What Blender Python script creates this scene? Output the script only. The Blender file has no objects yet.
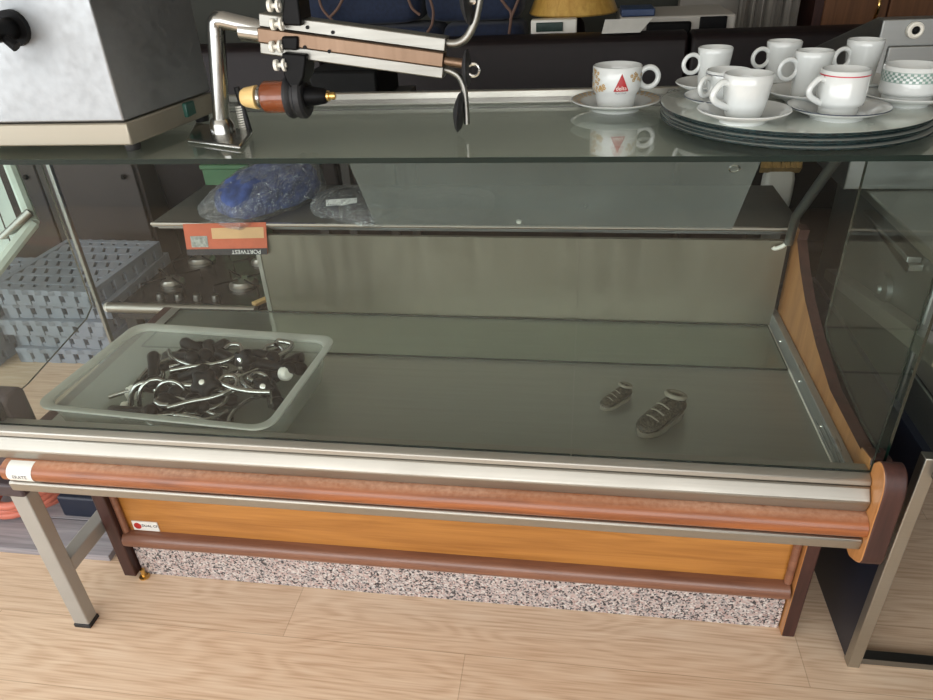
import bpy, bmesh, math, random
from mathutils import Vector, Matrix
random.seed(11)
PI = math.pi
SC = bpy.context.scene
COL = SC.collection

# ------------------------------------------------------------------ camera
CL = Vector((0, 0, 1.5)); F = 700.0
_p, _y, _r = math.radians(31), math.radians(9.6), math.radians(-3)
FW = Vector((-math.sin(_y)*math.cos(_p), math.cos(_y)*math.cos(_p), -math.sin(_p)))
_rt = Vector((math.cos(_y), math.sin(_y), 0)); _up = _rt.cross(FW)
RT = _rt*math.cos(_r) + _up*math.sin(_r); UP = -_rt*math.sin(_r) + _up*math.cos(_r)
cam_d = bpy.data.cameras.new('camera'); cam = bpy.data.objects.new('camera', cam_d); COL.objects.link(cam)
cam_d.sensor_width = 36; cam_d.lens = F/933*36; cam_d.clip_start = .02; cam_d.clip_end = 100
M3 = Matrix((RT, UP, -FW)).transposed()
cam.matrix_world = Matrix.Translation(CL) @ M3.to_4x4()
SC.camera = cam

def at(px, py, ax, v):
    """world point seen at a photo pixel, on the plane axis=v"""
    d = FW + RT*((px-466.5)/F) - UP*((py-350)/F)
    return CL + d*((v-CL[ax])/d[ax])

# ------------------------------------------------------------------ materials
def lin(c):
    return tuple(((x/255)/12.92 if x/255 <= .04045 else ((x/255+.055)/1.055)**2.4) for x in c) + (1,)
def new_mat(name):
    m = bpy.data.materials.new(name); m.use_nodes = True
    nt = m.node_tree; nt.nodes.clear()
    o = nt.nodes.new('ShaderNodeOutputMaterial')
    return m, nt, o
def N(nt, t, **k):
    n = nt.nodes.new(t)
    for a, b in k.items(): setattr(n, a, b)
    return n
def L(nt, a, b): nt.links.new(a, b)
def coords(nt, scale, kind='Object'):
    tc = N(nt, 'ShaderNodeTexCoord'); mp = N(nt, 'ShaderNodeMapping')
    mp.inputs['Scale'].default_value = scale
    L(nt, tc.outputs[kind], mp.inputs['Vector']); return mp.outputs['Vector']
def ramp(nt, src, stops):
    r = N(nt, 'ShaderNodeValToRGB'); e = r.color_ramp.elements
    while len(e) < len(stops): e.new(.5)
    for i, (p, c) in enumerate(stops): e[i].position = p; e[i].color = c
    L(nt, src, r.inputs['Fac']); return r.outputs['Color']
def pmat(name, rgb, rough=.5, metal=0., var=.08, scale=(12, 12, 12), bump=0., coat=0., spec=.5, emit=None, kind='Object', sheen=0.):
    """principled with a procedural mottling of the colour"""
    m, nt, o = new_mat(name)
    b = N(nt, 'ShaderNodeBsdfPrincipled'); L(nt, b.outputs[0], o.inputs[0])
    c = lin(rgb); v = coords(nt, scale, kind)
    n = N(nt, 'ShaderNodeTexNoise'); n.inputs['Scale'].default_value = 1; n.inputs['Detail'].default_value = 5
    L(nt, v, n.inputs['Vector'])
    lo = tuple(x*(1-var) for x in c[:3])+(1,); hi = tuple(min(1, x*(1+var)) for x in c[:3])+(1,)
    L(nt, ramp(nt, n.outputs['Fac'], [(.3, lo), (.7, hi)]), b.inputs['Base Color'])
    b.inputs['Roughness'].default_value = rough; b.inputs['Metallic'].default_value = metal
    b.inputs['Specular IOR Level'].default_value = spec
    if coat: b.inputs['Coat Weight'].default_value = coat; b.inputs['Coat Roughness'].default_value = .15
    if sheen: b.inputs['Sheen Weight'].default_value = sheen
    if bump:
        bp = N(nt, 'ShaderNodeBump'); bp.inputs['Strength'].default_value = bump; bp.inputs['Distance'].default_value = .002
        L(nt, n.outputs['Fac'], bp.inputs['Height']); L(nt, bp.outputs[0], b.inputs['Normal'])
    if emit:
        b.inputs['Emission Color'].default_value = lin(rgb); b.inputs['Emission Strength'].default_value = emit
    return m
def steel(name, rgb, rough=.32, stretch=(2, 120, 120), var=.10, metal=1., rv=.1):
    m, nt, o = new_mat(name)
    b = N(nt, 'ShaderNodeBsdfPrincipled'); L(nt, b.outputs[0], o.inputs[0])
    c = lin(rgb)
    n = N(nt, 'ShaderNodeTexNoise'); n.inputs['Scale'].default_value = 2; n.inputs['Detail'].default_value = 6
    L(nt, coords(nt, stretch), n.inputs['Vector'])
    n2 = N(nt, 'ShaderNodeTexNoise'); n2.inputs['Scale'].default_value = 5; n2.inputs['Detail'].default_value = 6
    L(nt, coords(nt, (1, 1, 1)), n2.inputs['Vector'])
    ad = N(nt, 'ShaderNodeMath', operation='ADD'); L(nt, n.outputs['Fac'], ad.inputs[0]); L(nt, n2.outputs['Fac'], ad.inputs[1])
    lo = tuple(x*(1-var) for x in c[:3])+(1,); hi = tuple(min(1, x*(1+var)) for x in c[:3])+(1,)
    L(nt, ramp(nt, ad.outputs[0], [(.35, lo), (.65, hi)]), b.inputs['Base Color'])
    mr = N(nt, 'ShaderNodeMapRange'); mr.inputs['From Min'].default_value = .7; mr.inputs['From Max'].default_value = 1.3
    mr.inputs['To Min'].default_value = rough-rv; mr.inputs['To Max'].default_value = rough+rv
    L(nt, ad.outputs[0], mr.inputs['Value']); L(nt, mr.outputs[0], b.inputs['Roughness'])
    b.inputs['Metallic'].default_value = metal
    return m
def wood(name, dark, light, rough=.35, along=0, sc=1., coat=.3, ringy=1.0):
    m, nt, o = new_mat(name)
    b = N(nt, 'ShaderNodeBsdfPrincipled'); L(nt, b.outputs[0], o.inputs[0])
    s = [14*sc, 14*sc, 14*sc]; s[along] = 1.2*sc
    v = coords(nt, s)
    n = N(nt, 'ShaderNodeTexNoise'); n.inputs['Scale'].default_value = 2.2; n.inputs['Detail'].default_value = 8; n.inputs['Distortion'].default_value = 1.2*ringy
    L(nt, v, n.inputs['Vector'])
    s2 = [150*sc]*3; s2[along] = 4*sc
    n2 = N(nt, 'ShaderNodeTexNoise'); n2.inputs['Scale'].default_value = 2; n2.inputs['Detail'].default_value = 4
    L(nt, coords(nt, s2), n2.inputs['Vector'])
    mx = N(nt, 'ShaderNodeMath', operation='MULTIPLY_ADD'); mx.inputs[1].default_value = .35
    L(nt, n2.outputs['Fac'], mx.inputs[0]); L(nt, n.outputs['Fac'], mx.inputs[2])
    L(nt, ramp(nt, mx.outputs[0], [(.45, lin(dark)), (.85, lin(light))]), b.inputs['Base Color'])
    b.inputs['Roughness'].default_value = rough; b.inputs['Coat Weight'].default_value = coat; b.inputs['Coat Roughness'].default_value = .2
    bp = N(nt, 'ShaderNodeBump'); bp.inputs['Strength'].default_value = .12; bp.inputs['Distance'].default_value = .001
    L(nt, n2.outputs['Fac'], bp.inputs['Height']); L(nt, bp.outputs[0], b.inputs['Normal'])
    return m
def sheet(name, tint, f0=.045, gloss_rough=.01, haze=0., haze_rgb=(200, 205, 200), crinkle=0.):
    """clear sheet: passes light straight through, mirrors by a Fresnel-like facing curve, with some dust haze"""
    m, nt, o = new_mat(name)
    t = N(nt, 'ShaderNodeBsdfTransparent'); t.inputs[0].default_value = tint+(1,)
    g = N(nt, 'ShaderNodeBsdfGlossy'); g.inputs['Roughness'].default_value = gloss_rough; g.inputs[0].default_value = (1, 1, 1, 1)
    lw = N(nt, 'ShaderNodeLayerWeight'); lw.inputs['Blend'].default_value = .5
    if crinkle:
        nc = N(nt, 'ShaderNodeTexNoise'); nc.inputs['Scale'].default_value = 34; nc.inputs['Detail'].default_value = 3; nc.inputs['Distortion'].default_value = 2.5
        L(nt, coords(nt, (1, .5, 1)), nc.inputs['Vector'])
        bc = N(nt, 'ShaderNodeBump'); bc.inputs['Strength'].default_value = crinkle; bc.inputs['Distance'].default_value = .03
        L(nt, nc.outputs['Fac'], bc.inputs['Height']); L(nt, bc.outputs[0], g.inputs['Normal']); L(nt, bc.outputs[0], lw.inputs['Normal'])
    pw = N(nt, 'ShaderNodeMath', operation='POWER'); pw.inputs[1].default_value = 5
    L(nt, lw.outputs['Facing'], pw.inputs[0])
    ma = N(nt, 'ShaderNodeMath', operation='MULTIPLY_ADD'); ma.inputs[1].default_value = 1-f0; ma.inputs[2].default_value = f0
    L(nt, pw.outputs[0], ma.inputs[0])
    mx = N(nt, 'ShaderNodeMixShader'); L(nt, ma.outputs[0], mx.inputs[0]); L(nt, t.outputs[0], mx.inputs[1]); L(nt, g.outputs[0], mx.inputs[2])
    out = mx.outputs[0]
    if haze:
        d = N(nt, 'ShaderNodeBsdfDiffuse'); d.inputs[0].default_value = lin(haze_rgb)
        n = N(nt, 'ShaderNodeTexNoise'); n.inputs['Scale'].default_value = 3; n.inputs['Detail'].default_value = 6
        L(nt, coords(nt, (1, 1, 1)), n.inputs['Vector'])
        mr = N(nt, 'ShaderNodeMapRange'); mr.inputs['From Min'].default_value = .3; mr.inputs['From Max'].default_value = .7
        mr.inputs['To Min'].default_value = haze*.7; mr.inputs['To Max'].default_value = haze*1.3
        L(nt, n.outputs['Fac'], mr.inputs['Value'])
        m2 = N(nt, 'ShaderNodeMixShader'); L(nt, mr.outputs[0], m2.inputs[0]); L(nt, out, m2.inputs[1]); L(nt, d.outputs[0], m2.inputs[2]); out = m2.outputs[0]
    L(nt, out, o.inputs[0]); return m
def milky(name, rgb, clear=.4, rough=.25):
    m, nt, o = new_mat(name)
    b = N(nt, 'ShaderNodeBsdfPrincipled'); b.inputs['Roughness'].default_value = rough
    n = N(nt, 'ShaderNodeTexNoise'); n.inputs['Scale'].default_value = 18; L(nt, coords(nt, (1, 1, 1)), n.inputs['Vector'])
    c = lin(rgb)
    L(nt, ramp(nt, n.outputs['Fac'], [(.3, tuple(x*.93 for x in c[:3])+(1,)), (.7, c)]), b.inputs['Base Color'])
    tl = N(nt, 'ShaderNodeBsdfTranslucent'); tl.inputs[0].default_value = c
    t = N(nt, 'ShaderNodeBsdfTransparent'); t.inputs[0].default_value = (.93, .96, .94, 1)
    m1 = N(nt, 'ShaderNodeMixShader'); m1.inputs[0].default_value = .4; L(nt, b.outputs[0], m1.inputs[1]); L(nt, tl.outputs[0], m1.inputs[2])
    m2 = N(nt, 'ShaderNodeMixShader'); m2.inputs[0].default_value = clear; L(nt, m1.outputs[0], m2.inputs[1]); L(nt, t.outputs[0], m2.inputs[2])
    L(nt, m2.outputs[0], o.inputs[0]); return m
def floor_mat():
    m, nt, o = new_mat('oak_laminate')
    b = N(nt, 'ShaderNodeBsdfPrincipled'); L(nt, b.outputs[0], o.inputs[0])
    v = coords(nt, (1, 1, 1))
    br = N(nt, 'ShaderNodeTexBrick'); br.offset = .37
    br.inputs['Scale'].default_value = 1; br.inputs['Brick Width'].default_value = 1.25; br.inputs['Row Height'].default_value = .19
    br.inputs['Mortar Size'].default_value = .0012; br.inputs['Mortar Smooth'].default_value = .3
    br.inputs['Color1'].default_value = (.42, .42, .42, 1); br.inputs['Color2'].default_value = (.58, .58, .58, 1); br.inputs['Mortar'].default_value = (.24, .24, .24, 1)
    mp = N(nt, 'ShaderNodeMapping'); mp.inputs['Location'].default_value = (.22, .09, 0); L(nt, v, mp.inputs['Vector']); L(nt, mp.outputs[0], br.inputs['Vector'])
    # cathedral grain: distorted bands stretched along the plank
    n0 = N(nt, 'ShaderNodeTexNoise'); n0.inputs['Scale'].default_value = 1; n0.inputs['Detail'].default_value = 2
    L(nt, coords(nt, (1.3, 7, 1)), n0.inputs['Vector'])
    off = N(nt, 'ShaderNodeMath', operation='MULTIPLY_ADD'); off.inputs[1].default_value = 3.0
    L(nt, br.outputs['Color'], off.inputs[0]); L(nt, n0.outputs['Fac'], off.inputs[2])
    sn = N(nt, 'ShaderNodeMath', operation='MULTIPLY'); sn.inputs[1].default_value = 90; L(nt, off.outputs[0], sn.inputs[0])
    si = N(nt, 'ShaderNodeMath', operation='SINE'); L(nt, sn.outputs[0], si.inputs[0])
    n1 = N(nt, 'ShaderNodeTexNoise'); n1.inputs['Scale'].default_value = 2; n1.inputs['Detail'].default_value = 7
    L(nt, coords(nt, (3, 90, 1)), n1.inputs['Vector'])
    mx = N(nt, 'ShaderNodeMath', operation='MULTIPLY_ADD'); mx.inputs[1].default_value = .07; L(nt, si.outputs[0], mx.inputs[0]); L(nt, n1.outputs['Fac'], mx.inputs[2])
    c = ramp(nt, mx.outputs[0], [(.28, lin((202, 170, 141))), (.5, lin((222, 194, 165))), (.75, lin((233, 210, 184)))])
    mm = N(nt, 'ShaderNodeMix', data_type='RGBA', blend_type='MULTIPLY'); mm.inputs[0].default_value = 1
    tone = ramp(nt, br.outputs['Color'], [(.1, (.5, .42, .36, 1)), (.4, (.93, .93, .93, 1)), (.6, (1, 1, 1, 1))])
    L(nt, c, mm.inputs[6]); L(nt, tone, mm.inputs[7]); L(nt, mm.outputs[2], b.inputs['Base Color'])
    b.inputs['Roughness'].default_value = .42
    bp = N(nt, 'ShaderNodeBump'); bp.inputs['Strength'].default_value = .15; bp.inputs['Distance'].default_value = .001
    L(nt, br.outputs['Fac'], bp.inputs['Height']); bp.invert = True; L(nt, bp.outputs[0], b.inputs['Normal'])
    return m
def granite_mat():
    m, nt, o = new_mat('speckled_granite')
    b = N(nt, 'ShaderNodeBsdfPrincipled'); L(nt, b.outputs[0], o.inputs[0])
    v = coords(nt, (1, 1, 1))
    vo = N(nt, 'ShaderNodeTexVoronoi'); vo.inputs['Scale'].default_value = 230; L(nt, v, vo.inputs['Vector'])
    sp = N(nt, 'ShaderNodeSeparateColor'); L(nt, vo.outputs['Color'], sp.inputs[0])
    c = ramp(nt, sp.outputs[0], [(0, lin((40, 40, 44))), (.17, lin((70, 70, 74))), (.3, lin((150, 146, 146))), (.5, lin((190, 180, 176))), (.75, lin((174, 146, 140))), (.9, lin((206, 202, 198)))])
    b.inputs['Roughness'].default_value = .3
    L(nt, c, b.inputs['Base Color']); return m

M = {}
M['floor'] = floor_mat(); M['granite'] = granite_mat()
M['yellow_wood'] = wood('honey_veneer', (150, 96, 40), (184, 126, 60), .38, 0, .8)
M['yellow_wood_up'] = wood('honey_veneer_upright', (158, 104, 56), (186, 132, 80), .4, 2, .8)
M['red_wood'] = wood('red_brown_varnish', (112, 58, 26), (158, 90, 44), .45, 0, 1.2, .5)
def worn_lit_top(m, z0, z1, rgb):
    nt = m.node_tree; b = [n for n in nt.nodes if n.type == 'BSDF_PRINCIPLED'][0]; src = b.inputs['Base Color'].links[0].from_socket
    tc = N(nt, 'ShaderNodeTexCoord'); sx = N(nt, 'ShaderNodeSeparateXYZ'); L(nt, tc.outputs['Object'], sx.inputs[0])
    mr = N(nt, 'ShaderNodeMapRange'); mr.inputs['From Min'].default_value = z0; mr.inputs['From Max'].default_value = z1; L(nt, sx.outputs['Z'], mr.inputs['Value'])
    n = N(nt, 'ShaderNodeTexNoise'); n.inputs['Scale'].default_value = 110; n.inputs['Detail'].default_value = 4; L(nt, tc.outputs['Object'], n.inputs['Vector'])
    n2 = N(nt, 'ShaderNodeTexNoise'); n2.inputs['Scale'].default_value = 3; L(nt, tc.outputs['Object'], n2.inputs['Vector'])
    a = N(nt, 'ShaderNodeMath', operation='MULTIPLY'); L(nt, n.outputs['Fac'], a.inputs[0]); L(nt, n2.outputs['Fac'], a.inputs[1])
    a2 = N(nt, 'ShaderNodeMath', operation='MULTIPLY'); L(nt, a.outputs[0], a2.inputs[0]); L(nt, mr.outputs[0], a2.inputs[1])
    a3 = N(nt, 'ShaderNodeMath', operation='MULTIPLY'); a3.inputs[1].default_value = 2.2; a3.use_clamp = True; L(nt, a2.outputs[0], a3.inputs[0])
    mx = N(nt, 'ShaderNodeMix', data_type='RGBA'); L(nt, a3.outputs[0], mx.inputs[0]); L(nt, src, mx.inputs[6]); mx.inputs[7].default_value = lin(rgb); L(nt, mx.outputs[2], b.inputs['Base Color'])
worn_lit_top(M['red_wood'], .5715, .5805, (206, 164, 136))  # pale speckled wear plus a top-edge highlight painted into the wood colour
M['dark_wood'] = wood('dark_brown_stain', (46, 25, 22), (70, 40, 34), .5, 2, 1., .05)
M['rail_wood'] = wood('brown_stain_rail', (106, 68, 52), (138, 94, 72), .35, 0, 1.)
M['steel'] = steel('brushed_steel', (168, 166, 158), .4)
M['rail_steel'] = steel('worn_rail_steel', (160, 157, 149), .45, (1.5, 200, 200), .12)
M['deck_steel'] = steel('deck_steel', (162, 164, 156), .48, (2, 60, 60), .07, .85)
M['panel_steel'] = steel('back_panel_steel', (126, 121, 108), .42, (14, 14, .8), .16, .85)
M['dark_steel'] = steel('dull_steel', (130, 132, 130), .4)
M['bright_edge'] = steel('polished_edge', (230, 230, 226), .18, (1, 30, 30), .04, 1, .05)
M['zinc'] = steel('zinc_sheet', (150, 154, 154), .35, (90, 3, 90), .06, .6)
M['grey_paint'] = pmat('grey_metal_paint', (164, 162, 156), .45, .3, .05)
M['chrome'] = steel('chrome', (168, 168, 164), .2, (20, 20, 20), .06, 1, .06)
M['alu'] = steel('aluminium', (138, 137, 131), .36, (3, 90, 90), .07)
M['brass'] = steel('brass', (214, 178, 110), .25, (20, 20, 20), .08)
M['white_glaze'] = pmat('white_glazed_china', (204, 208, 206), .12, 0, .015, (20, 20, 20), coat=.5)
M['black_plastic'] = pmat('black_plastic', (15, 15, 16), .42, 0, .2, (40, 40, 40), spec=.12)
M['black_rubber'] = pmat('black_rubber', (28, 28, 30), .6, 0, .2, (40, 40, 40))
M['leather'] = pmat('dark_brown_leather', (20, 10, 12), .5, 0, .18, (30, 30, 30), bump=.25, spec=.3)
M['wall'] = pmat('grey_green_wall', (74, 76, 70), .8, 0, .08, (2, 2, 2))
M['wall_pale'] = pmat('pale_wall', (176, 172, 164), .8, 0, .04, (2, 2, 2))
M['ceiling'] = pmat('ceiling_paint', (200, 198, 192), .85, 0, .03, (2, 2, 2))
M['glass_front'] = sheet('front_glass', (.945, .975, .962), .014, .005, .002)
M['glass_top'] = sheet('top_glass', (.95, .975, .965), .07, .01, .02, (170, 185, 180))
M['glass_edge'] = pmat('green_glass_edge', (7, 26, 21), .12, 0, .15, (30, 30, 30), coat=.6)
M['acrylic'] = sheet('hazy_acrylic', (.9, .91, .9), .05, .12, .4, (150, 152, 148))
M['film'] = sheet('crinkled_film', (.97, .975, .98), .14, .14, .05, (215, 220, 225), 1.)
M['tub'] = milky('milky_tub_plastic', (212, 214, 206), .68)
M['grey_plastic'] = pmat('grey_recycled_plastic', (138, 146, 158), .65, 0, .15, (6, 6, 6))
M['dark_hole'] = pmat('slot_shade_plastic', (70, 73, 80), .8, 0, .1, (9, 9, 9))
M['white_plastic'] = pmat('white_plastic', (226, 224, 214), .4, 0, .04, (10, 10, 10))
M['paper'] = pmat('white_paper', (222, 222, 216), .7, 0, .04, (30, 30, 30))
M['navy_fabric'] = pmat('navy_fabric', (22, 34, 58), .85, 0, .25, (60, 60, 60), bump=.4, sheen=.1)
M['blue_garment'] = pmat('blue_garment', (54, 70, 122), .7, 0, .5, (30, 30, 30), bump=.8)
M['black_garment'] = pmat('black_garment', (26, 26, 30), .75, 0, .3, (40, 40, 40), bump=.5)

# ------------------------------------------------------------------ object helpers
def tag(o, label=None, cat=None, group=None, kind=None):
    if label: o['label'] = label
    if cat: o['category'] = cat
    if group: o['group'] = group
    if kind: o['kind'] = kind
    return o
def empty(name, loc, label, cat, group=None, rz=0):
    o = bpy.data.objects.new(name, None); COL.objects.link(o); o.empty_display_size = .05
    o.location = loc; o.rotation_euler = (0, 0, rz); return tag(o, label, cat, group)
def worldloc(o):
    v = Vector((0, 0, 0))
    while o is not None: v += Vector(o.location); o = o.parent
    return v

class MB:
    """collects shapes (in world coordinates, or local when built with local=True) into one mesh"""
    def __init__(s): s.b = bmesh.new(); s.mi = 0
    def face(s, vs):
        try: f = s.b.faces.new(vs); f.material_index = s.mi; return f
        except ValueError: return None
    def box(s, x0, x1, y0, y1, z0, z1, mat=None):
        P = [Vector(p) for p in ((x0,y0,z0),(x1,y0,z0),(x1,y1,z0),(x0,y1,z0),(x0,y0,z1),(x1,y0,z1),(x1,y1,z1),(x0,y1,z1))]
        if mat is not None: P = [mat @ p for p in P]
        v = [s.b.verts.new(p) for p in P]
        for q in ((0,3,2,1),(4,5,6,7),(0,1,5,4),(1,2,6,5),(2,3,7,6),(3,0,4,7)): s.face([v[i] for i in q])
        return s
    def prism(s, pts, ax, a, b, mat=None):
        """pts: 2-D outline in the two other axes (x,y,z order), extruded along ax from a to b"""
        def mk(p, t):
            l = list(p); l.insert(ax, t); v = Vector(l); return mat @ v if mat is not None else v
        A = [s.b.verts.new(mk(p, a)) for p in pts]; B = [s.b.verts.new(mk(p, b)) for p in pts]
        n = len(pts)
        for i in range(n): s.face([A[i], A[(i+1) % n], B[(i+1) % n], B[i]])
        s.face(A[::-1]); s.face(B); return s
    def quadsolid(s, q, th):
        """a quad slab given four corners, thickness th along its normal"""
        q = [Vector(p) for p in q]; n = (q[1]-q[0]).cross(q[3]-q[0]).normalized()*th
        v = [s.b.verts.new(p) for p in q] + [s.b.verts.new(p+n) for p in q]
        for k in ((0,3,2,1),(4,5,6,7),(0,1,5,4),(1,2,6,5),(2,3,7,6),(3,0,4,7)): s.face([v[i] for i in k])
        return s
    def lathe(s, prof, seg=32, mat=None, closed=False):
        rows = []
        for r, z in prof:
            if r < 1e-6: rows.append([s.b.verts.new(mat @ Vector((0,0,z)) if mat is not None else (0,0,z))])
            else:
                row = []
                for k in range(seg):
                    a = 2*PI*k/seg; p = Vector((r*math.cos(a), r*math.sin(a), z))
                    row.append(s.b.verts.new(mat @ p if mat is not None else p))
                rows.append(row)
        for i in range(len(rows)-1):
            A, B = rows[i], rows[i+1]
            for k in range(seg):
                k2 = (k+1) % seg
                if len(A) == 1 and len(B) == 1: continue
                if len(A) == 1: s.face([A[0], B[k2], B[k]])
                elif len(B) == 1: s.face([A[k], A[k2], B[0]])
                else: s.face([A[k], A[k2], B[k2], B[k]])
        return s
    def tube(s, path, r, seg=12, caps=True):
        path = [Vector(p) for p in path]; n = len(path)
        rr = r if isinstance(r, (list, tuple)) else [r]*n
        up = None; rows = []
        for i, p in enumerate(path):
            t = (path[min(i+1, n-1)]-path[max(i-1, 0)]).normalized()
            if up is None:
                up = Vector((0,0,1)) if abs(t.z) < .9 else Vector((1,0,0))
            u = (up - t*up.dot(t)).normalized(); w = t.cross(u); up = u
            rows.append([s.b.verts.new(p+(u*math.cos(2*PI*k/seg)+w*math.sin(2*PI*k/seg))*rr[i]) for k in range(seg)])
        for i in range(n-1):
            for k in range(seg): s.face([rows[i][k], rows[i][(k+1) % seg], rows[i+1][(k+1) % seg], rows[i+1][k]])
        if caps: s.face(rows[0][::-1]); s.face(rows[-1])
        return s
    def ring(s, R, r, mat=None, seg=28, ss=10, sx=1., sy=1.):
        rows = []
        for k in range(seg):
            a = 2*PI*k/seg; row = []
            for j in range(ss):
                b = 2*PI*j/ss
                p = Vector(((R+r*math.cos(b))*math.cos(a)*sx, (R+r*math.cos(b))*math.sin(a)*sy, r*math.sin(b)))
                row.append(s.b.verts.new(mat @ p if mat is not None else p))
            rows.append(row)
        for k in range(seg):
            for j in range(ss): s.face([rows[k][j], rows[(k+1) % seg][j], rows[(k+1) % seg][(j+1) % ss], rows[k][(j+1) % ss]])
        return s
    def ball(s, c, r, sx=1, sy=1, sz=1, u=16, v=10, mat=None):
        prof = [(math.sin(PI*i/v), -math.cos(PI*i/v)) for i in range(v+1)]
        T = Matrix.Translation(Vector(c)) @ Matrix.Diagonal((r*sx, r*sy, r*sz, 1))
        if mat is not None: T = mat @ T
        return s.lathe([(max(0, p[0]) if 0 < i < v else 0, p[1]) for i, p in enumerate(prof)], u, T)
    def build(s, name, mats, parent=None, smooth=True, bevel=0., local=False, sub=0, loc=None, ang=.7):
        bmesh.ops.recalc_face_normals(s.b, faces=s.b.faces[:])
        off = Vector((0,0,0))
        if not local:
            if parent is not None: off = worldloc(parent)
            elif loc is not None: off = Vector(loc)
        for v in s.b.verts: v.co -= off
        me = bpy.data.meshes.new(name); s.b.to_mesh(me); s.b.free()
        o = bpy.data.objects.new(name, me); COL.objects.link(o)
        if parent is not None: o.parent = parent
        elif loc is not None: o.location = loc
        for m in (mats if isinstance(mats, (list, tuple)) else [mats]): me.materials.append(m)
        if smooth:
            for p in me.polygons: p.use_smooth = True
            if not sub:
                try: me.set_sharp_from_angle(angle=ang)
                except Exception: pass
        if bevel:
            bv = o.modifiers.new('bevel', 'BEVEL'); bv.width = bevel; bv.segments = 2; bv.limit_method = 'ANGLE'; bv.angle_limit = .6
        if sub:
            sm = o.modifiers.new('sub', 'SUBSURF'); sm.levels = sub; sm.render_levels = sub
        return o
def arc(c, r, a0, a1, n, ax='xz'):
    out = []
    for i in range(n+1):
        a = a0+(a1-a0)*i/n
        if ax == 'xz': out.append(Vector((c[0]+r*math.cos(a), c[1], c[2]+r*math.sin(a))))
        elif ax == 'xy': out.append(Vector((c[0]+r*math.cos(a), c[1]+r*math.sin(a), c[2])))
        else: out.append(Vector((c[0], c[1]+r*math.cos(a), c[2]+r*math.sin(a))))
    return out
def smooth_path(pts, k=6):
    pts = [Vector(p) for p in pts]; out = []
    for i in range(len(pts)-1):
        p0, p1, p2, p3 = pts[max(i-1,0)], pts[i], pts[i+1], pts[min(i+2,len(pts)-1)]
        for j in range(k):
            t = j/k
            out.append(.5*((2*p1)+(p2-p0)*t+(2*p0-5*p1+4*p2-p3)*t*t+(3*p1-p0-3*p2+p3)*t**3))
    return out+[pts[-1]]
def frame_to(a, b):
    """matrix with z axis from a to b, origin a"""
    a, b = Vector(a), Vector(b); z = (b-a).normalized()
    x = Vector((0,0,1)).cross(z)
    x = x.normalized() if x.length > 1e-4 else Vector((1,0,0))
    y = z.cross(x); m = Matrix((x, y, z)).transposed().to_4x4(); m.translation = a; return m
def text_mesh(txt, size, name, mat, parent, M4, depth=.0004, bend=None):
    cu = bpy.data.curves.new('txt', 'FONT'); cu.body = txt; cu.size = size; cu.extrude = depth; cu.align_x = 'CENTER'; cu.align_y = 'CENTER'
    t = bpy.data.objects.new('txt', cu); COL.objects.link(t)
    dg = bpy.context.evaluated_depsgraph_get(); dg.update()
    me = bpy.data.meshes.new_from_object(t.evaluated_get(dg)); bpy.data.objects.remove(t)
    inv = Matrix.Translation(-worldloc(parent)) if bend is None else Matrix.Identity(4)
    for v in me.vertices:
        v.co = (bend(v.co) if bend else inv @ (M4 @ v.co))
    me.materials.clear(); me.materials.append(mat)
    o = bpy.data.objects.new(name, me); COL.objects.link(o); o.parent = parent
    return o
def struct(mb, name, mats, **k):
    o = mb.build(name, mats, None, **k); o['kind'] = 'structure'; return o

# ================================================================== the room
struct(MB().box(-4.2, 2.6, -2.2, 4.6, -.05, 0), 'floor', M['floor'], smooth=False)
struct(MB().box(-4.2, 2.6, 4.5, 4.6, 0, 2.7), 'wall_back', M['wall'], smooth=False)
struct(MB().box(2.5, 2.6, -2.2, 4.5, 0, 2.7), 'wall_right', M['wall'], smooth=False)
lw = MB()      # left wall with a wide daylight opening near the shop front
lw.box(-4.2, -4.1, 1.6, 4.5, 0, 2.7).box(-4.2, -4.1, -2.2, 1.6, 0, .3).box(-4.2, -4.1, -2.2, 1.6, 2.5, 2.7)
struct(lw, 'wall_left', M['wall_pale'], smooth=False)
fw = MB()
fw.box(-4.1, 2.5, -2.2, -2.1, 2.55, 2.7).box(1.9, 2.5, -2.2, -2.1, 0, 2.55).box(-4.1, -3.9, -2.2, -2.1, 0, 2.55).box(-3.9, 1.9, -2.2, -2.1, 0, .5)
struct(fw, 'wall_front', M['wall_pale'], smooth=False)
struct(MB().box(-4.2, 2.6, -2.2, 4.6, 2.7, 2.75), 'ceiling', M['ceiling'], smooth=False)
wf = MB()
for x in (-3.9, -2.0, 0.0, 1.84): wf.box(x, x+.06, -2.18, -2.12, .5, 2.55)
wf.box(-3.9, 1.9, -2.18, -2.12, .5, .56).box(-3.9, 1.9, -2.18, -2.12, 2.49, 2.55)
struct(wf, 'window_1', M['alu'], smooth=False)

# ================================================================== the display counter
XL, XR = -1.19, .535          # inner faces of the end panels
CT = empty('display_counter', (-.33, 1.5, 0), 'long glass-fronted serving counter with wood bumper rail and granite plinth', 'display counter')
YB = 1.205                    # front plane of the base
MB().box(XL+.03, XR, YB+.006, YB+.03, .118, .43).build('base_panel', M['yellow_wood'], CT, False)
MB().box(XL+.04, XR-.003, YB, YB+.03, 0, .122).build('plinth', M['granite'], CT, False)
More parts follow.
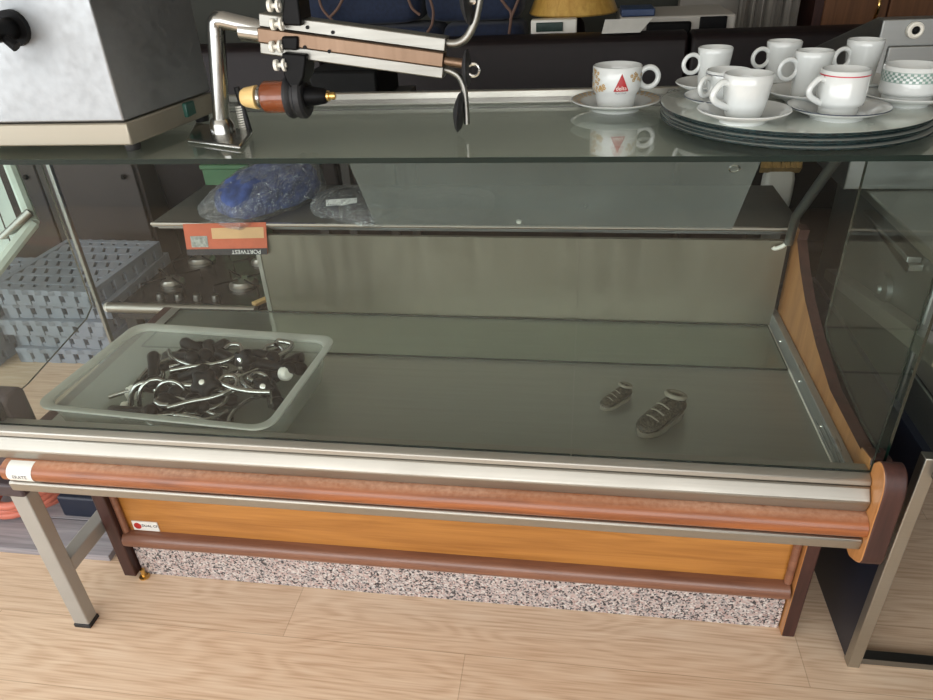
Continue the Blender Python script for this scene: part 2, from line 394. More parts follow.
# half-round brown rail over the plinth
pr = [(YB+.01, .118)] + [(YB-.005-.02*math.sin(PI*i/8), .118+.045*(1-math.cos(PI*i/8))/2) for i in range(9)] + [(YB+.01, .163)]
MB().prism(pr, 0, XL+.035, XR-.006).build('base_rail', M['rail_wood'], CT, True)
def side(x0, x1, y0, y1, z0, z1, name, face_x):
    m = MB(); m.box(x0, x1, y0, y1, z0, z1)
    m.b.faces.ensure_lookup_table()
    for f in m.b.faces:
        c = f.calc_center_median()
        if abs(c.x-face_x) < 1e-5: f.material_index = 1
    return m.build(name, [M['dark_wood'], M['yellow_wood_up']], CT, True, .003)
side(XR, XR+.03, YB-.024, 1.72, 0, .50, 'base_side_panel', XR)
side(XL, XL+.035, YB-.024, 1.72, .012, .50, 'base_side_panel', 99)  # inner veneer face also takes the dark stain, its shade put into the colour
for x in (XL+.042, XR-.010):
    MB().tube([(x, YB-.002, .165), (x, YB-.002, .43)], .009, 14).build('base_trim', M['rail_wood'], CT)
ft = MB(); ft.lathe([(0, 0), (.014, 0), (.014, .004), (.006, .006), (.006, .03), (0, .03)], 16, Matrix.Translation((XL+.05, YB-.012, 0)))
ft.build('adjuster_foot', M['brass'], CT)
# carcass behind the base and under the deck
MB().box(XL+.035, XR, YB+.03, 1.72, .02, .05).box(XL+.035, XR, 1.70, 1.72, .05, .545).build('carcass', M['dark_wood'], CT, False)

# bumper: two steel rails, the round wood rail, the lower steel strip   (y, z) profiles
bx0, bx1 = XL-.005, XR
MB().prism([(1.055,.630),(1.055,.648),(1.030,.648),(1.016,.641),(1.014,.630)], 0, bx0, bx1).build('top_rail', M['rail_steel'], CT, True, .002)
MB().prism([(1.055,.58),(1.055,.629),(1.013,.629),(.999,.612),(.996,.607),(1.003,.580)], 0, bx0, bx1).build('front_rail', M['rail_steel'], CT, True, .003)
wp = [(1.05,.532),(1.05,.579)] + [(1.0-.026*math.sin(PI*i/10), .579-.047*(1-math.cos(PI*i/10))/2) for i in range(11)]
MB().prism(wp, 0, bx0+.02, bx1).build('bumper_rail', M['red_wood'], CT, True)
MB().prism([(1.07,.504),(1.07,.531),(.986,.531),(.982,.527),(.984,.506),(.99,.504)], 0, bx0+.02, bx1).build('lower_rail', M['rail_steel'], CT, True, .002)
MB().box(XL, XR, 1.05, 1.075, .46, .56).box(XL, XR, 1.06, YB+.03, .43, .47).build('bumper_bracket', M['dark_steel'], CT, False)
# end caps: outline taken on the plane of the inner face
cap = [(869,465),(879,461),(884,472),(884,486),(881,500),(873,524),(866,546),(859,563),(848,556)]
cp = [at(px, py, 0, XR) for px, py in cap]
prof = [(q_.y, q_.z) for q_ in smooth_path(cp, 4)] + [(1.09,.47),(1.09,.66),(1.045,.668)]
def endcap(x0, x1, fx, nm):
    m = MB(); m.prism(prof, 0, x0, x1); m.b.faces.ensure_lookup_table()
    for f in m.b.faces:
        if abs(f.calc_center_median().x-fx) < 1e-5: f.material_index = 1
    return m.build(nm, [M['dark_wood'], M['yellow_wood_up']], CT, True, .004)
endcap(XR+.0005, XR+.038, XR+.0005, 'end_cap')
lc = [(y-.0, z) for y, z in prof]
purple = pmat('purple_brown_plastic', (62, 50, 54), .45, 0, .1)
MB().prism([(1.056,.47),(1.056,.675),(1.07,.692),(1.11,.692),(1.12,.68),(1.12,.47)], 0, XL-.075, XL+.012).box(XL-.075, XL+.018, 1.0, 1.058, .468, .503).build('end_bracket', purple, CT, True, .006)
# stickers on the bumper and on the base
st = MB()
for i in range(11):
    pass
rows = []
for i in range(11):
    a = PI*i/10; y = 1.0-.0265*math.sin(a)-.0004; z = .579-.047*(1-math.cos(a))/2
    rows.append([st.b.verts.new((XL+.030, y, z)), st.b.verts.new((XL+.088, y, z))])
for i in range(10): st.face([rows[i][0], rows[i][1], rows[i+1][1], rows[i+1][0]])
stk = st.build('price_sticker', M['paper'], CT)
stk['label'] = 'small white paper sticker'
ink = pmat('grey_ink', (92, 92, 100), .6); redink = pmat('red_ink', (178, 44, 38), .5); darkink = pmat('dark_ink', (40, 40, 44), .6)
def on_bumper(x0):
    def f(co):
        s = max(0, min(1, (co.y+.0235)/.047)); a = math.acos(max(-1, min(1, 1-2*(1-s)))); 
        return Vector((x0+co.x, 1.0-.0272*math.sin(a)-.0006-co.z*.2, .579-.047*(1-s))) - Vector(CT.location)
    return f
text_mesh('ERATE', .012, 'sticker_print', ink, CT, None, .0001, on_bumper(XL+.060))
bs = MB().box(XL+.062, XL+.135, YB+.0035, YB+.0062, .166, .198)
bs.build('maker_plate', M['paper'], CT, False)['label'] = 'small maker plate with red mark'
lg = MB(); lg.lathe([(0,0),(.0105,0),(.0105,.001),(.0062,.001),(.0062,.0004),(0,.0004)], 20, Matrix.Translation((XL+.0765, YB+.0035, .182)) @ Matrix.Rotation(PI/2, 4, 'X'))
lg.build('maker_mark', redink, CT)
text_mesh('DUAL CF', .0112, 'maker_lettering', darkink, CT, Matrix.Translation((XL+.1115, YB+.003, .184)) @ Matrix.Rotation(PI/2, 4, 'X'), .0003)

# deck
ZD = .562
MB().box(XL+.004, XR-.002, 1.052, 1.725, ZD-.012, ZD).build('deck', M['deck_steel'], CT, False)
def upstand(x, s):
    m = MB()
    m.prism([(x-s*.006, ZD), (x-s*.004, ZD+.034), (x-s*.004, ZD+.037), (x+s*.014, ZD+.037), (x+s*.014, ZD)], 1, 1.06, 1.74)
    MB().tube([(x-s*.0075, 1.06, ZD+.0015), (x-s*.0075, 1.74, ZD+.0015)], .0018, 8).build('seal_strip', M['white_plastic'], CT)
    return m.build('deck_upstand', M['zinc'], CT, True, .002)
upstand(XR-.003, 1)
for y in (1.25, 1.42, 1.6): MB().ball((XR-.009, y, ZD+.02), .004).build('rivet', M['bright_edge'], CT)
def slab(name, m0, x0, x1, y0, y1, z0, z1, thin):
    """glass slab whose narrow faces take the green edge material"""
    m = MB(); m.box(x0, x1, y0, y1, z0, z1); m.b.normal_update()
    for f in m.b.faces:
        n = f.normal
        if abs(n[thin]) < .5: f.material_index = 1
    return m.build(name, [m0, M['glass_edge']], CT, False)
slab('deck_glass', M['glass_front'], -1.15, XR-.014, 1.494, 1.712, ZD+.0005, ZD+.006, 2)
XS = at(583, 162, 1, 1.033).x
slab('front_glass', M['glass_front'], XL+.004, XS-.0008, 1.030, 1.036, .6485, 1.2005, 1)
slab('front_glass', M['glass_front'], XS+.0008, XR, 1.030, 1.036, .6485, 1.2005, 1)
slab('top_glass', M['glass_top'], XL-.01, XR+.02, 1.026, 1.45, 1.201, 1.2095, 2)
# back panel, rear worktop
bp = MB(); bp.box(-.864, XR-.004, 1.715, 1.727, ZD, .803); bp.build('back_panel', M['panel_steel'], CT, False)
MB().box(-.872, -.860, 1.712, 1.73, ZD, .803).build('back_panel_edge', M['steel'], CT, False)
MB().prism([(1.728,.818),(1.722,.822),(1.722,.829),(1.73,.832),(2.06,.832),(2.06,.806),(1.75,.806),(1.75,.818)], 0, XL+.02, XR+.03).build('rear_worktop', M['dark_steel'], CT, True)
MB().prism([(1.720,.826),(1.716,.830),(1.720,.834),(1.731,.834),(1.731,.826)], 0, XL+.02, XR+.03).build('worktop_nosing', M['bright_edge'], CT, True)
MB().box(XR-.02, XR+.03, 1.9, 2.05, 0, .806).build('worktop_leg', M['dark_steel'], CT, False)
MB().box(XL+.02, XR+.02, 1.10, 1.449, 1.184, 1.188).build('canopy', steel('canopy_steel', (205, 206, 194), .4, (3, 90, 90), .08, .2), CT, False)
# curved wooden end panels
cv = [(870,470),(862,452),(848,425),(830,390),(816,345),(805,300),(800,268),(797,240)]
cc = [at(px, py, 0, XR+.0125) for px, py in cv]
pp = [(p.y, p.z) for p in cc] + [(1.70, .838), (1.74, .838), (1.74, .47), (1.06, .47), (1.045, .62)]
def endpanel(x0, x1, fx, nm, pts):
    m = MB(); m.prism(pts, 0, x0, x1); m.b.faces.ensure_lookup_table()
    for f in m.b.faces:
        if abs(f.calc_center_median().x-fx) < 1e-5: f.material_index = 1
    return m.build(nm, [M['dark_wood'], M['yellow_wood_up']], CT, True)
endpanel(XR+.0125, XR+.036, XR+.0125, 'end_panel', pp)
endpanel(XL-.03, XL-.001, 99, 'end_panel', [(1.06,.47),(1.06,.56),(1.74,.555),(1.74,.47)])
# end glass panes and slanted support rods
def endglass(x0, x1):
    m = MB(); m.prism([(1.042,.664),(1.16,.664),(1.40,.70),(1.435,.72),(1.435,1.2005),(1.042,1.2005)], 0, x0, x1); m.b.normal_update()
    for f in m.b.faces:
        if abs(f.normal.x) < .5: f.material_index = 1
    return m.build('end_glass', [M['glass_front'], M['glass_edge']], CT, False)
endglass(XR+.020, XR+.025); endglass(XL-.017, XL-.012)
def rod(x):
    m = MB(); m.tube([(x, 1.42, 1.19), (x, 1.49, 1.088), (x, 1.69, .875), (x, 1.705, .80)], .011, 14)
    o = m.build('support_rod', M['dark_steel'], CT)
    MB().tube(smooth_path([(x-.034, 1.706, .790), (x-.028, 1.704, .787), (x-.012, 1.704, .794), (x, 1.706, .806)], 4), .0055, 10).build('rod_hook', M['white_plastic'], o)
rod(XR-.006)
MB().box(XL-.006, XL+.004, 1.436, 1.448, .60, 1.2).build('glass_post', M['dark_steel'], CT, True, .002)
MB().prism([(1.038,.649),(1.038,.675),(1.05,.69),(1.055,.69),(1.055,.649)], 0, XL-.04, XL+.012).build('glass_clip', M['black_plastic'], CT, True, .003)
MB().box(XL-.01, XR+.02, 1.45, 1.466, 1.19, 1.222).build('rear_bar', M['steel'], CT, True, .002)
# hazy acrylic flap hung from the rear bar down to the worktop edge
ac = MB(); ac.quadsolid([(-.515, 1.712, .838), (.392, 1.712, .838), (.392, 1.452, 1.188), (-.515, 1.452, 1.188)], .004)
ac.b.normal_update()
fl = ac.build('acrylic_flap', M['acrylic'], CT, False)
fh = frame_to(at(734,168,1,1.555), at(734,168,1,1.555)+Vector((0,-.35,-.26)))
MB().ring(.011, .0022, frame_to(Vector(at(734,168,1,1.57))+Vector((0,-.004,0)), Vector(at(734,168,1,1.57))+Vector((0,-.35,-.26))), 20, 8).build('flap_hole_rim', M['bright_edge'], fl)
p = at(519, 221, 1, 1.70)
MB().lathe([(0,.006),(.006,.005),(.008,0),(0,0)], 16, frame_to(p, p+Vector((0,-.8,-.6)))).build('flap_screw', M['white_plastic'], fl)

# ================================================================== left trestle, floor things
TR = empty('steel_trestle', (-1.21, 1.03, 0), 'grey square-tube steel trestle under the left end of the counter', 'trestle')
MB().box(-1.234, -1.192, 1.02, 1.055, .012, .478).build('leg', M['grey_paint'], TR, True, .003)
MB().box(-1.234, -1.192, 1.60, 1.635, .012, .46).build('leg', M['grey_paint'], TR, True, .003)
MB().box(-1.232, -1.194, 1.055, 1.60, .175, .215).build('brace', M['grey_paint'], TR, True, .003)
MB().box(-1.236, -1.19, 1.018, 1.057, 0, .012).build('foot', M['black_rubber'], TR, True, .002)
MB().box(-1.236, -1.19, 1.598, 1.637, 0, .012).build('foot', M['black_rubber'], TR, True, .002)

gw = wood('weathered_grey_planks', (122, 118, 122), (160, 156, 160), .7, 0, 1., 0)
bd = MB()
for i in range(4): bd.box(-2.3, -1.27, 1.235+i*.128, 1.36+i*.128, 0, .022)
tag(bd.build('plank_board', gw, None, True, .002, loc=(-1.8, 1.49, 0)), 'weathered grey plank board lying on the floor left of the counter', 'board')
nb = MB(); nb.box(-1.50, -1.26, 1.37, 1.74, .0235, .10)
tag(nb.build('navy_case', pmat('navy_case', (28, 34, 50), .5), None, True, .006, loc=(-1.38, 1.55, .0235)), 'flat navy blue case lying on the grey plank board', 'case')
HS = MB(); pink = pmat('salmon_hose', (196, 112, 92), .45, 0, .08)
path = []
for i in range(150):
    a = i*.22; r = .12+.012*math.sin(i*.7)+.03*(i/150)
    path.append((-1.655+r*math.cos(a)*.9, 1.44+r*math.sin(a)*.8, .036+.014*(i*.22/(2*PI))))
HS.tube(path, .0125, 10)
tag(HS.build('hose_coil', pink, None, loc=(-1.655, 1.44, .023)), 'coil of salmon pink hose on the grey board behind the left trestle leg', 'hose')

# ================================================================== right appliance
AP = empty('steel_undercounter_unit', (.95, 1.5, 0), 'stainless steel unit with dark side panel right of the display counter', 'appliance')
navy = pmat('dark_navy_panel', (26, 30, 42), .35, 0, .1)
MB().box(.668, .684, 1.135, 1.9, .0, .62).build('side_panel', navy, AP, False)
MB().box(.664, .690, 1.112, 1.136, .0, .62).build('front_edge', M['steel'], AP, True, .002)
MB().box(1.28, 1.30, 1.112, 1.9, .0, .62).build('side_panel', navy, AP, False)
MB().box(.69, 1.28, 1.125, 1.15, .0, .018).build('base_channel', M['dark_steel'], AP, False)
MB().box(.69, 1.28, 1.86, 1.9, 0, .5).build('rear_panel', M['dark_steel'], AP, False)
MB().box(.68, 1.30, 1.30, 1.9, .54, .93).build('upper_body', M['dark_steel'], AP, True, .004)
MB().box(.684, 1.30, 1.09, 1.298, .575, .70).build('drawer', M['dark_steel'], AP, True, .004)
MB().box(.684, 1.30, 1.12, 1.298, .705, .79).build('drawer', M['steel'], AP, True, .004)
MB().box(.66, 1.32, 1.27, 1.92, .93, .95).build('worktop', M['steel'], AP, True, .004)
h = MB(); h.prism([(1.36,.90),(1.64,.90),(1.64,.912),(1.372,.912),(1.372,.886),(1.36,.886)], 0, .652, .679)
h.build('handle', M['dark_steel'], AP, True, .002)
MB().prism([(1.16,.79),(1.75,.69),(1.75,.715),(1.16,.83)], 0, .645, .679).build('sloped_ledge', M['steel'], AP, True, .002)
MB().lathe([(0,0),(.035,0),(.035,.012),(.012,.014),(.008,.02),(0,.02)], 24, Matrix.Translation((.679,1.48,.79)) @ Matrix.Rotation(-PI/2, 4, 'Y')).build('round_hinge', M['dark_steel'], AP)

# stainless machine standing on it, behind the cups
SM = empty('steel_counter_machine', (.8, 1.9, .95), 'brushed steel machine with sloping side and round knob behind the cups', 'machine')
MB().prism([(1.66,.951),(1.66,1.305),(1.70,1.305),(2.16,1.172),(2.16,.951)], 0, .61, 1.15).build('body', M['dark_steel'], SM, True, .003)
MB().box(.63, 1.13, 1.652, 1.66, 1.17, 1.255).build('front_panel', M['dark_steel'], SM, True, .003)
MB().box(.65, 1.13, 1.645, 1.6525, 1.175, 1.225).build('inner_panel', M['steel'], SM, True, .003)
q = at(915, 30, 1, 1.655)
kn = MB(); T = Matrix.Translation((q.x, 1.66, q.z)) @ Matrix.Rotation(PI/2, 4, 'X')
kn.lathe([(.006,0),(.0155,0),(.0155,.01),(.012,.013),(.008,.011),(.008,.004),(0,.004)], 24, T)
kn.build('knob', M['white_plastic'], SM)
MB().ball((q.x, 1.653, q.z), .0075).build('knob_centre', M['black_plastic'], SM)

# ================================================================== steel water boiler at the left
ZT = 1.2098
WB = empty('steel_boiler', (-.92, 1.18, ZT), 'brushed steel box boiler with black tap on the left of the glass top', 'boiler')
bxr = -.717
MB().prism([(bxr,1.062),(-1.17,1.062),(-1.17,1.30),(bxr+.035,1.30)], 2, ZT+.05, 1.62).build('body', steel('boiler_front', (150, 153, 155), .5, (40, 40, 40), .1, .9), WB, True, .003)
MB().prism([(bxr+.004,1.060),(-1.17,1.060),(-1.17,1.302),(bxr+.039,1.302)], 2, ZT+.012, ZT+.048).build('base_band', steel('band_steel', (150, 144, 130), .35, (2, 60, 60), .06, .6), WB, True, .003)
for x, y in ((bxr-.012,1.085), (bxr+.015,1.28), (-1.15,1.085), (-1.15,1.28)):
    MB().lathe([(0,0),(.012,0),(.014,.013),(0,.013)], 16, Matrix.Translation((x, y, ZT))).build('foot', M['black_rubber'], WB)
q = Vector((bxr+.026, 1.22, 1.245))
MB().box(q.x-.003, q.x+.006, q.y-.016, q.y+.016, q.z-.012, q.z+.012).build('switch', pmat('green_switch', (20, 70, 60), .3), WB, True, .002)
tp = at(14, 28, 1, 1.06)
TPo = MB(); TPo.tube([(tp.x, 1.06, tp.z), (tp.x, 1.0, tp.z)], .016, 18); TPo.tube([(tp.x, 1.062, tp.z), (tp.x, 1.052, tp.z)], .026, 20)
tpo = TPo.build('tap', M['black_plastic'], WB)
MB().tube([(tp.x-.018, 1.0, tp.z+.028), (tp.x-.018, .995, tp.z-.06)], [.014, .011], 16).build('tap_spout', M['black_plastic'], tpo)
MB().tube([(tp.x-.03, .99, tp.z+.045), (tp.x-.022, .985, tp.z-.045)], [.013, .017], 14).build('tap_lever', M['black_plastic'], tpo)
MB().tube([(tp.x+.005, 1.02, tp.z-.004), (tp.x+.026, 1.02, tp.z-.022)], [.006, .008], 12).build('tap_wing', M['black_plastic'], tpo)

# ================================================================== chrome arm with three-rail holder
AY = 1.165
AR = empty('clamp_arm', (-.60, AY, ZT), 'chrome post with three-rail aluminium arm and black clamps on the glass top', 'clamp arm')
a_ = at(222, 133, 2, ZT+.004)
bpl = MB(); Tm = Matrix.Translation((-.598, 1.165, ZT)) @ Matrix.Rotation(.35, 4, 'Z')
bq = [at(px, py, 2, ZT+.007) for px, py in ((186,139),(240,146),(253,130),(195,122))]
bpl.prism([(p.x, p.y) for p in bq], 2, ZT, ZT+.007); bpl.build('base_plate', M['chrome'], AR, True, .003)
xz = lambda px, py, y=AY: at(px, py, 1, y)
bot, top = xz(223, 130), xz(216, 20)
MB().tube([Vector((bot.x, AY, ZT+.006)), Vector((bot.x, AY, ZT+.02)), Vector((bot.x, AY, ZT+.03))], [.022, .021, .0165], 20).build('collar', M['chrome'], AR)
end = xz(268, 31)
pth = [Vector((bot.x, AY, ZT+.02)), Vector((top.x-.003, AY, top.z-.012)), Vector((top.x-.001, AY, top.z-.004)), Vector((top.x+.004, AY, top.z)), Vector((top.x+.014, AY, top.z-.001)), Vector((end.x, AY, end.z))]
MB().tube(pth, .0142, 20).build('post', M['chrome'], AR)
A, B = xz(263, 33), xz(446, 58)
MBm = MB(); MBm.tube([A-(B-A)*.12, A], .0165, 20); MBm.build('sleeve', M['chrome'], AR)
TF = frame_to(A, B); LEN = (B-A).length
alu_wood_reflect = steel('aluminium_wood_reflection', (116, 96, 80), .38, (90, 90, 3), .08)  # aluminium with the warm reflection of wood put into its colour
ux = TF.to_3x3() @ Vector((1,0,0)); uy = TF.to_3x3() @ Vector((0,1,0))
perp = Vector((0,0,1)) - (B-A).normalized()*(B-A).normalized().z; perp.normalize()
fwd = Vector((0,-1,0))
def rail_box(off, f, hh, dd, m, nm):
    mb = MB(); c0 = A+perp*off+fwd*f; d = B-A
    q = [c0+perp*hh+fwd*dd, c0-perp*hh+fwd*dd, c0-perp*hh-fwd*dd, c0+perp*hh-fwd*dd]
    v0 = [mb.b.verts.new(p) for p in q]; v1 = [mb.b.verts.new(p+d) for p in q]
    for i in range(4): mb.face([v0[i], v0[(i+1)%4], v1[(i+1)%4], v1[i]])
    mb.face(v0[::-1]); mb.face(v1)
    return mb.build(nm, m, AR, True, .002)
rails = [rail_box(.021, .0, .010, .016, M['alu'], 'rail'), rail_box(0, .010, .011, .014, alu_wood_reflect, 'rail'), rail_box(-.020, .0, .009, .016, M['alu'], 'rail')]
def along(px, py, f=0.): p = xz(px, py); return Vector((p.x, AY-f, p.z))
for px, py in ((311,26),(336,31),(310,45),(334,49)):
    p = along(px, py, .0165 if py < 40 else .0245)
    MB().tube([p, p+Vector((0,-.0016,0))], .0028, 12).build('rail_hole', M['black_plastic'], AR)
# clamps
def clamp(pts, nm='clamp'):
    mb = MB(); P = [xz(*p) for p in pts]
    mb.prism([(p.x, p.z) for p in P], 1, AY-.03, AY+.022); return mb.build(nm, M['black_plastic'], AR, True, .003)
clamp([(291,-14),(303,-14),(308,24),(288,23)])
clamp([(288,34),(304,34),(304,48),(288,47)])
clamp([(288,50),(312,52),(310,74),(305,84),(296,84),(290,72)])
for px, py in ((281,22),(280,44),(284,62),(278,4)):
    p = along(px, py, .03); t = MB()
    t.tube([p, p+Vector((.016,0,0))], .0035, 10); t.tube([p+Vector((-.004,0,0)), p+Vector((.001,0,0))], .0085, 14); t.tube([p+Vector((.010,0,0)), p+Vector((.014,0,0))], .0095, 14)
    t.build('thumb_screw', M['white_plastic'], AR)
# ring holder and the handset it carries
rc = along(299, 96, .004); RM = Matrix.Translation(rc) @ Matrix.Rotation(PI/2, 4, 'Y')
MB().box(rc.x-.008, rc.x+.012, AY-.02, AY+.012, rc.z+.02, xz(300,80).z).build('ring_stem', M['black_plastic'], AR, True, .003)
hr = MB()
hr.lathe([(.021,-.016),(.033,-.016),(.035,-.011),(.033,-.006),(.031,-.004),(.031,0),(.035,.003),(.035,.012),(.031,.016),(.021,.016)], 30, RM)
hr.build('ring_holder', M['black_rubber'], AR)
S1 = [(245,95),(256,95),(259,95),(266,95),(291,95),(310,96),(329,97),(331,97),(336,97)]
def seg_lathe(pairs, nm, m, lab=None):
    x0 = rc.x; mb = MB()
    mb.lathe([(r, xz(px, 95).x-x0) for px, r in pairs], 26, RM)
    o = mb.build(nm, m, AR)
    if lab: o['label'] = lab
    return o
cream = pmat('cream_plastic', (226, 192, 128), .4, 0, .05)
orange = pmat('orange_brown_resin', (122, 62, 32), .22, 0, .12, (30,30,30), coat=.4)
seg_lathe([(243,0),(243,.0125),(246,.0155),(258,.0195),(258,0)], 'tip', cream, 'cream cone tip')
seg_lathe([(258,0),(258,.016),(260,.0175),(262,.016),(264,.0175),(266,.016),(266,0)], 'threaded_collar', M['chrome'])
seg_lathe([(265,0),(265,.023),(267,.0255),(289,.0255),(290,.024),(290,0)], 'barrel', orange, 'translucent orange brown barrel')
seg_lathe([(302,0),(302,.0235),(307,.0235),(308,.017),(326,.012),(328,.009),(328,0)], 'nozzle', M['black_plastic'])
seg_lathe([(327,0),(327,.0085),(330,.0085),(330,.0055),(334,.0065),(336,.005),(336,0)], 'outlet', M['brass'], 'brass outlet')
# end rods and pads
up_ = smooth_path([along(440,42), along(455,43.5), along(466,38), along(474,24), along(478,8), along(482,-14)], 6)
MB().tube(up_, .0062, 12).build('bent_rod', M['alu'], AR)
MB().tube([along(440,59,.01), along(466,63,.01)], .0075, 12).build('rod', alu_wood_reflect, AR)
lo_ = smooth_path([along(440,69), along(450,71), along(459,77), along(464,88), along(466,105), along(467,124)], 6)
MB().tube(lo_, .005, 12).build('bent_rod', M['alu'], AR)
pd = along(468, 67, .01)
MB().lathe([(0,-.008),(.012,-.007),(.026,-.002),(.028,.001),(.022,.003),(0,.004)], 24, Matrix.Translation(pd) @ Matrix.Rotation(PI/2, 4, 'Y')).build('pad', M['black_rubber'], AR)
hk = MB(); hk.ring(.009, .0026, Matrix.Translation(along(474,69,.01)) @ Matrix.Rotation(PI/2, 4, 'X'), 18, 8); hk.build('hook', M['bright_edge'], AR)
pd = along(459, 112, .0)
MB().lathe([(0,-.009),(.012,-.008),(.028,-.003),(.032,.001),(.026,.006),(0,.006)], 24, Matrix.Translation(pd) @ Matrix.Rotation(PI/2+.12, 4, 'Y')).build('pad', M['black_rubber'], AR)
MB().tube([along(461,100), along(466,100)], .004, 8).build('pad_pin', M['bright_edge'], AR)
pd = along(466, 2, .0)
MB().lathe([(0,-.009),(.012,-.008),(.028,-.003),(.032,.001),(.026,.006),(0,.006)], 24, Matrix.Translation(pd) @ Matrix.Rotation(PI/2-.1, 4, 'Y')).build('pad', M['black_rubber'], AR)
MB().tube([along(469,2), along(478,2)], .004, 8).build('pad_pin', M['bright_edge'], AR)
# small black probe standing beside the post
pb = MB(); pb.tube([Vector((bot.x+.034, AY+.03, ZT)), Vector((bot.x+.026, AY+.03, ZT+.075))], .005, 10)
pb.build('cable_stub', M['black_rubber'], AR)
sp_ = MB()
sp_.tube([Vector((bot.x+.0245+.0065*math.cos(i*.9), AY+.03+.0065*math.sin(i*.9), ZT+.002+i*.0006)) for i in range(70)], .0016, 6)
sp_.build('spring', M['white_plastic'], AR)

# ================================================================== cups and saucers
TC = (.350, 1.254); ZTR = ZT
mirror = steel('silvered_glass_top', (200, 204, 196), .2, (8, 8, 8), .05, .55)
rim_g = pmat('dark_glass_rim', (20, 42, 44), .16, .4, .9, (260, 260, 120), bump=1., coat=.5)
for i in range(5):
    r = .2095 - (.0, .003, .001, .004, .0)[i]; z0 = ZT+.0052*i
    m = MB()
    m.lathe([(0, 0), (r-.006, 0), (r-.001, .0008), (r, .0024), (r-.001, .0042)], 96, Matrix.Translation((TC[0]+(.002,-.002,.001,0,.0)[i], TC[1]+(0,.002,-.001,.001,0)[i], z0)))
    m.mi = 1
    m.lathe([(r-.001, .0042), (r-.004, .0050), (0, .0050)], 96, Matrix.Translation((TC[0]+(.002,-.002,.001,0,.0)[i], TC[1]+(0,.002,-.001,.001,0)[i], z0)))
    names = ['bottom', 'second from bottom', 'middle', 'second from top', 'top']
    lab = f'round dark-rimmed glass cake plate, {names[i]} of the stack of five' + (' and carrying the white cups' if i == 4 else '')
    tag(m.build('cake_plate', [rim_g, mirror], None, loc=(TC[0], TC[1], z0)), lab, 'cake plate', 'stacked round glass cake plates')
ZC = ZT+.0052*4+.0050
gold = pmat('gold_print', (168, 136, 80), .35, 0, .15, (60,60,60)); redp = pmat('red_print', (158, 14, 20), .35); greyp = pmat('grey_print', (120, 122, 126), .5)
linep = pmat('dark_line_print', (58, 66, 78), .3); redl = pmat('red_line_print', (182, 44, 62), .3); greenp = pmat('green_check_print', (120, 148, 138), .35)

def cup_profile(kind, R, r, h):
    t = .0032
    if kind == 'tall':
        o = [(r*.9, 0), (r, .003), (r*1.02, h*.12), ((R+r)/2*.985, h*.5), (R*.985, h*.9), (R, h)]
    elif kind == 'wide':
        o = [(r*.92, 0), (r, .002), (r*1.10, h*.12), (r+(R-r)*.62, h*.45), (R*.97, h*.8), (R, h)]
    elif kind == 'step':
        o = [(r*.94, 0), (r, .002), (r, h*.14), (r*.99, h*.19), (R*.97, h*.24), (R, h*.32), (R, h)]
    else:  # bowl-footed: big upper body on a narrower lower body
        o = [(r*.95, 0), (r, .002), (r*1.03, h*.16), (r*1.10, h*.34), (R*.965, h*.42), (R, h*.5), (R*1.0, h*.75), (R, h)]
    return o, t
def rad_at(o, z):
    for (r0, z0), (r1, z1) in zip(o, o[1:]):
        if z0 <= z <= z1: return r0+(r1-r0)*(z-z0)/max(1e-6, z1-z0)
    return o[-1][0]
def make_cup(name, loc, kind, R, r, h, haz, hz, hR, hr, label, group, sx=1., ear=False):
    """haz: direction the handle points to; hz height of handle centre; hR ring radius; hr tube radius"""
    t = empty(name, loc, label, 'cup', group)
    o, th = cup_profile(kind, R, r, h)
    prof = [(0, .001)] + [(max(1e-4, a), b) for a, b in o] + [(R-th*.5, h+.0012), (R-th, h)] + [(max(.004, a-th), max(b, .006)) for a, b in o[::-1][1:-1]] + [(0, .0065)]
    m = MB(); m.lathe(prof, 56); body = m.build('body', M['white_glaze'], t, local=True, ang=1.2)
    rb = rad_at(o, hz)
    T = Matrix.Rotation(haz, 4, 'Z') @ Matrix.Translation((rb+hR*sx-hr*.6, 0, hz)) @ Matrix.Rotation(PI/2, 4, 'X')
    m = MB()
    if ear:
        top = Vector((rad_at(o, hz+hR)-.003, 0, hz+hR)); bot_ = Vector((rad_at(o, hz-hR*1.25)-.003, 0, hz-hR*1.25))
        pth = smooth_path([top, top+Vector((hR*.75, 0, .003)), Vector((rb+hR*1.45*sx, 0, hz+hR*.35)), Vector((rb+hR*1.2*sx, 0, hz-hR*.45)), bot_], 7)
        R4 = Matrix.Rotation(haz, 4, 'Z'); m.tube([R4 @ p for p in pth], hr, 12)
    else: m.ring(hR, hr, T, 30, 10, sx, 1.)
    m.build('handle', M['white_glaze'], t, local=True)
    return t, o
def make_saucer(name, loc, R, h, label, group, foot=.5, lip=None):
    m = MB()
    m.lathe([(0, .0025), (R*foot*.9, .0025), (R*foot*.92, 0), (R*foot, 0), (R*foot*1.03, .004), (R*.8, h*.6), (R*.985, h*.93), (R, h), (R*.985, h+.0012), (R*.8, h*.6+.004), (R*foot*1.08, .0075), (R*foot*.98, .0055), (0, .0055)], 64)
    mats = [M['white_glaze']]
    if lip:
        m.mi = 1; mats.append(lip); m.ring(R*.992, .0009, Matrix.Translation((0, 0, h+.0005)), 64, 6)
    o = m.build(name, mats, None, local=True, ang=1.2); o.location = loc
    return tag(o, label, 'saucer', group)
def base_at(px, py, z): p = at(px, py, 2, z); return (p.x, p.y, z)
GC, GS = 'white espresso cups on the stacked glass plates', 'white saucers on the stacked glass plates'
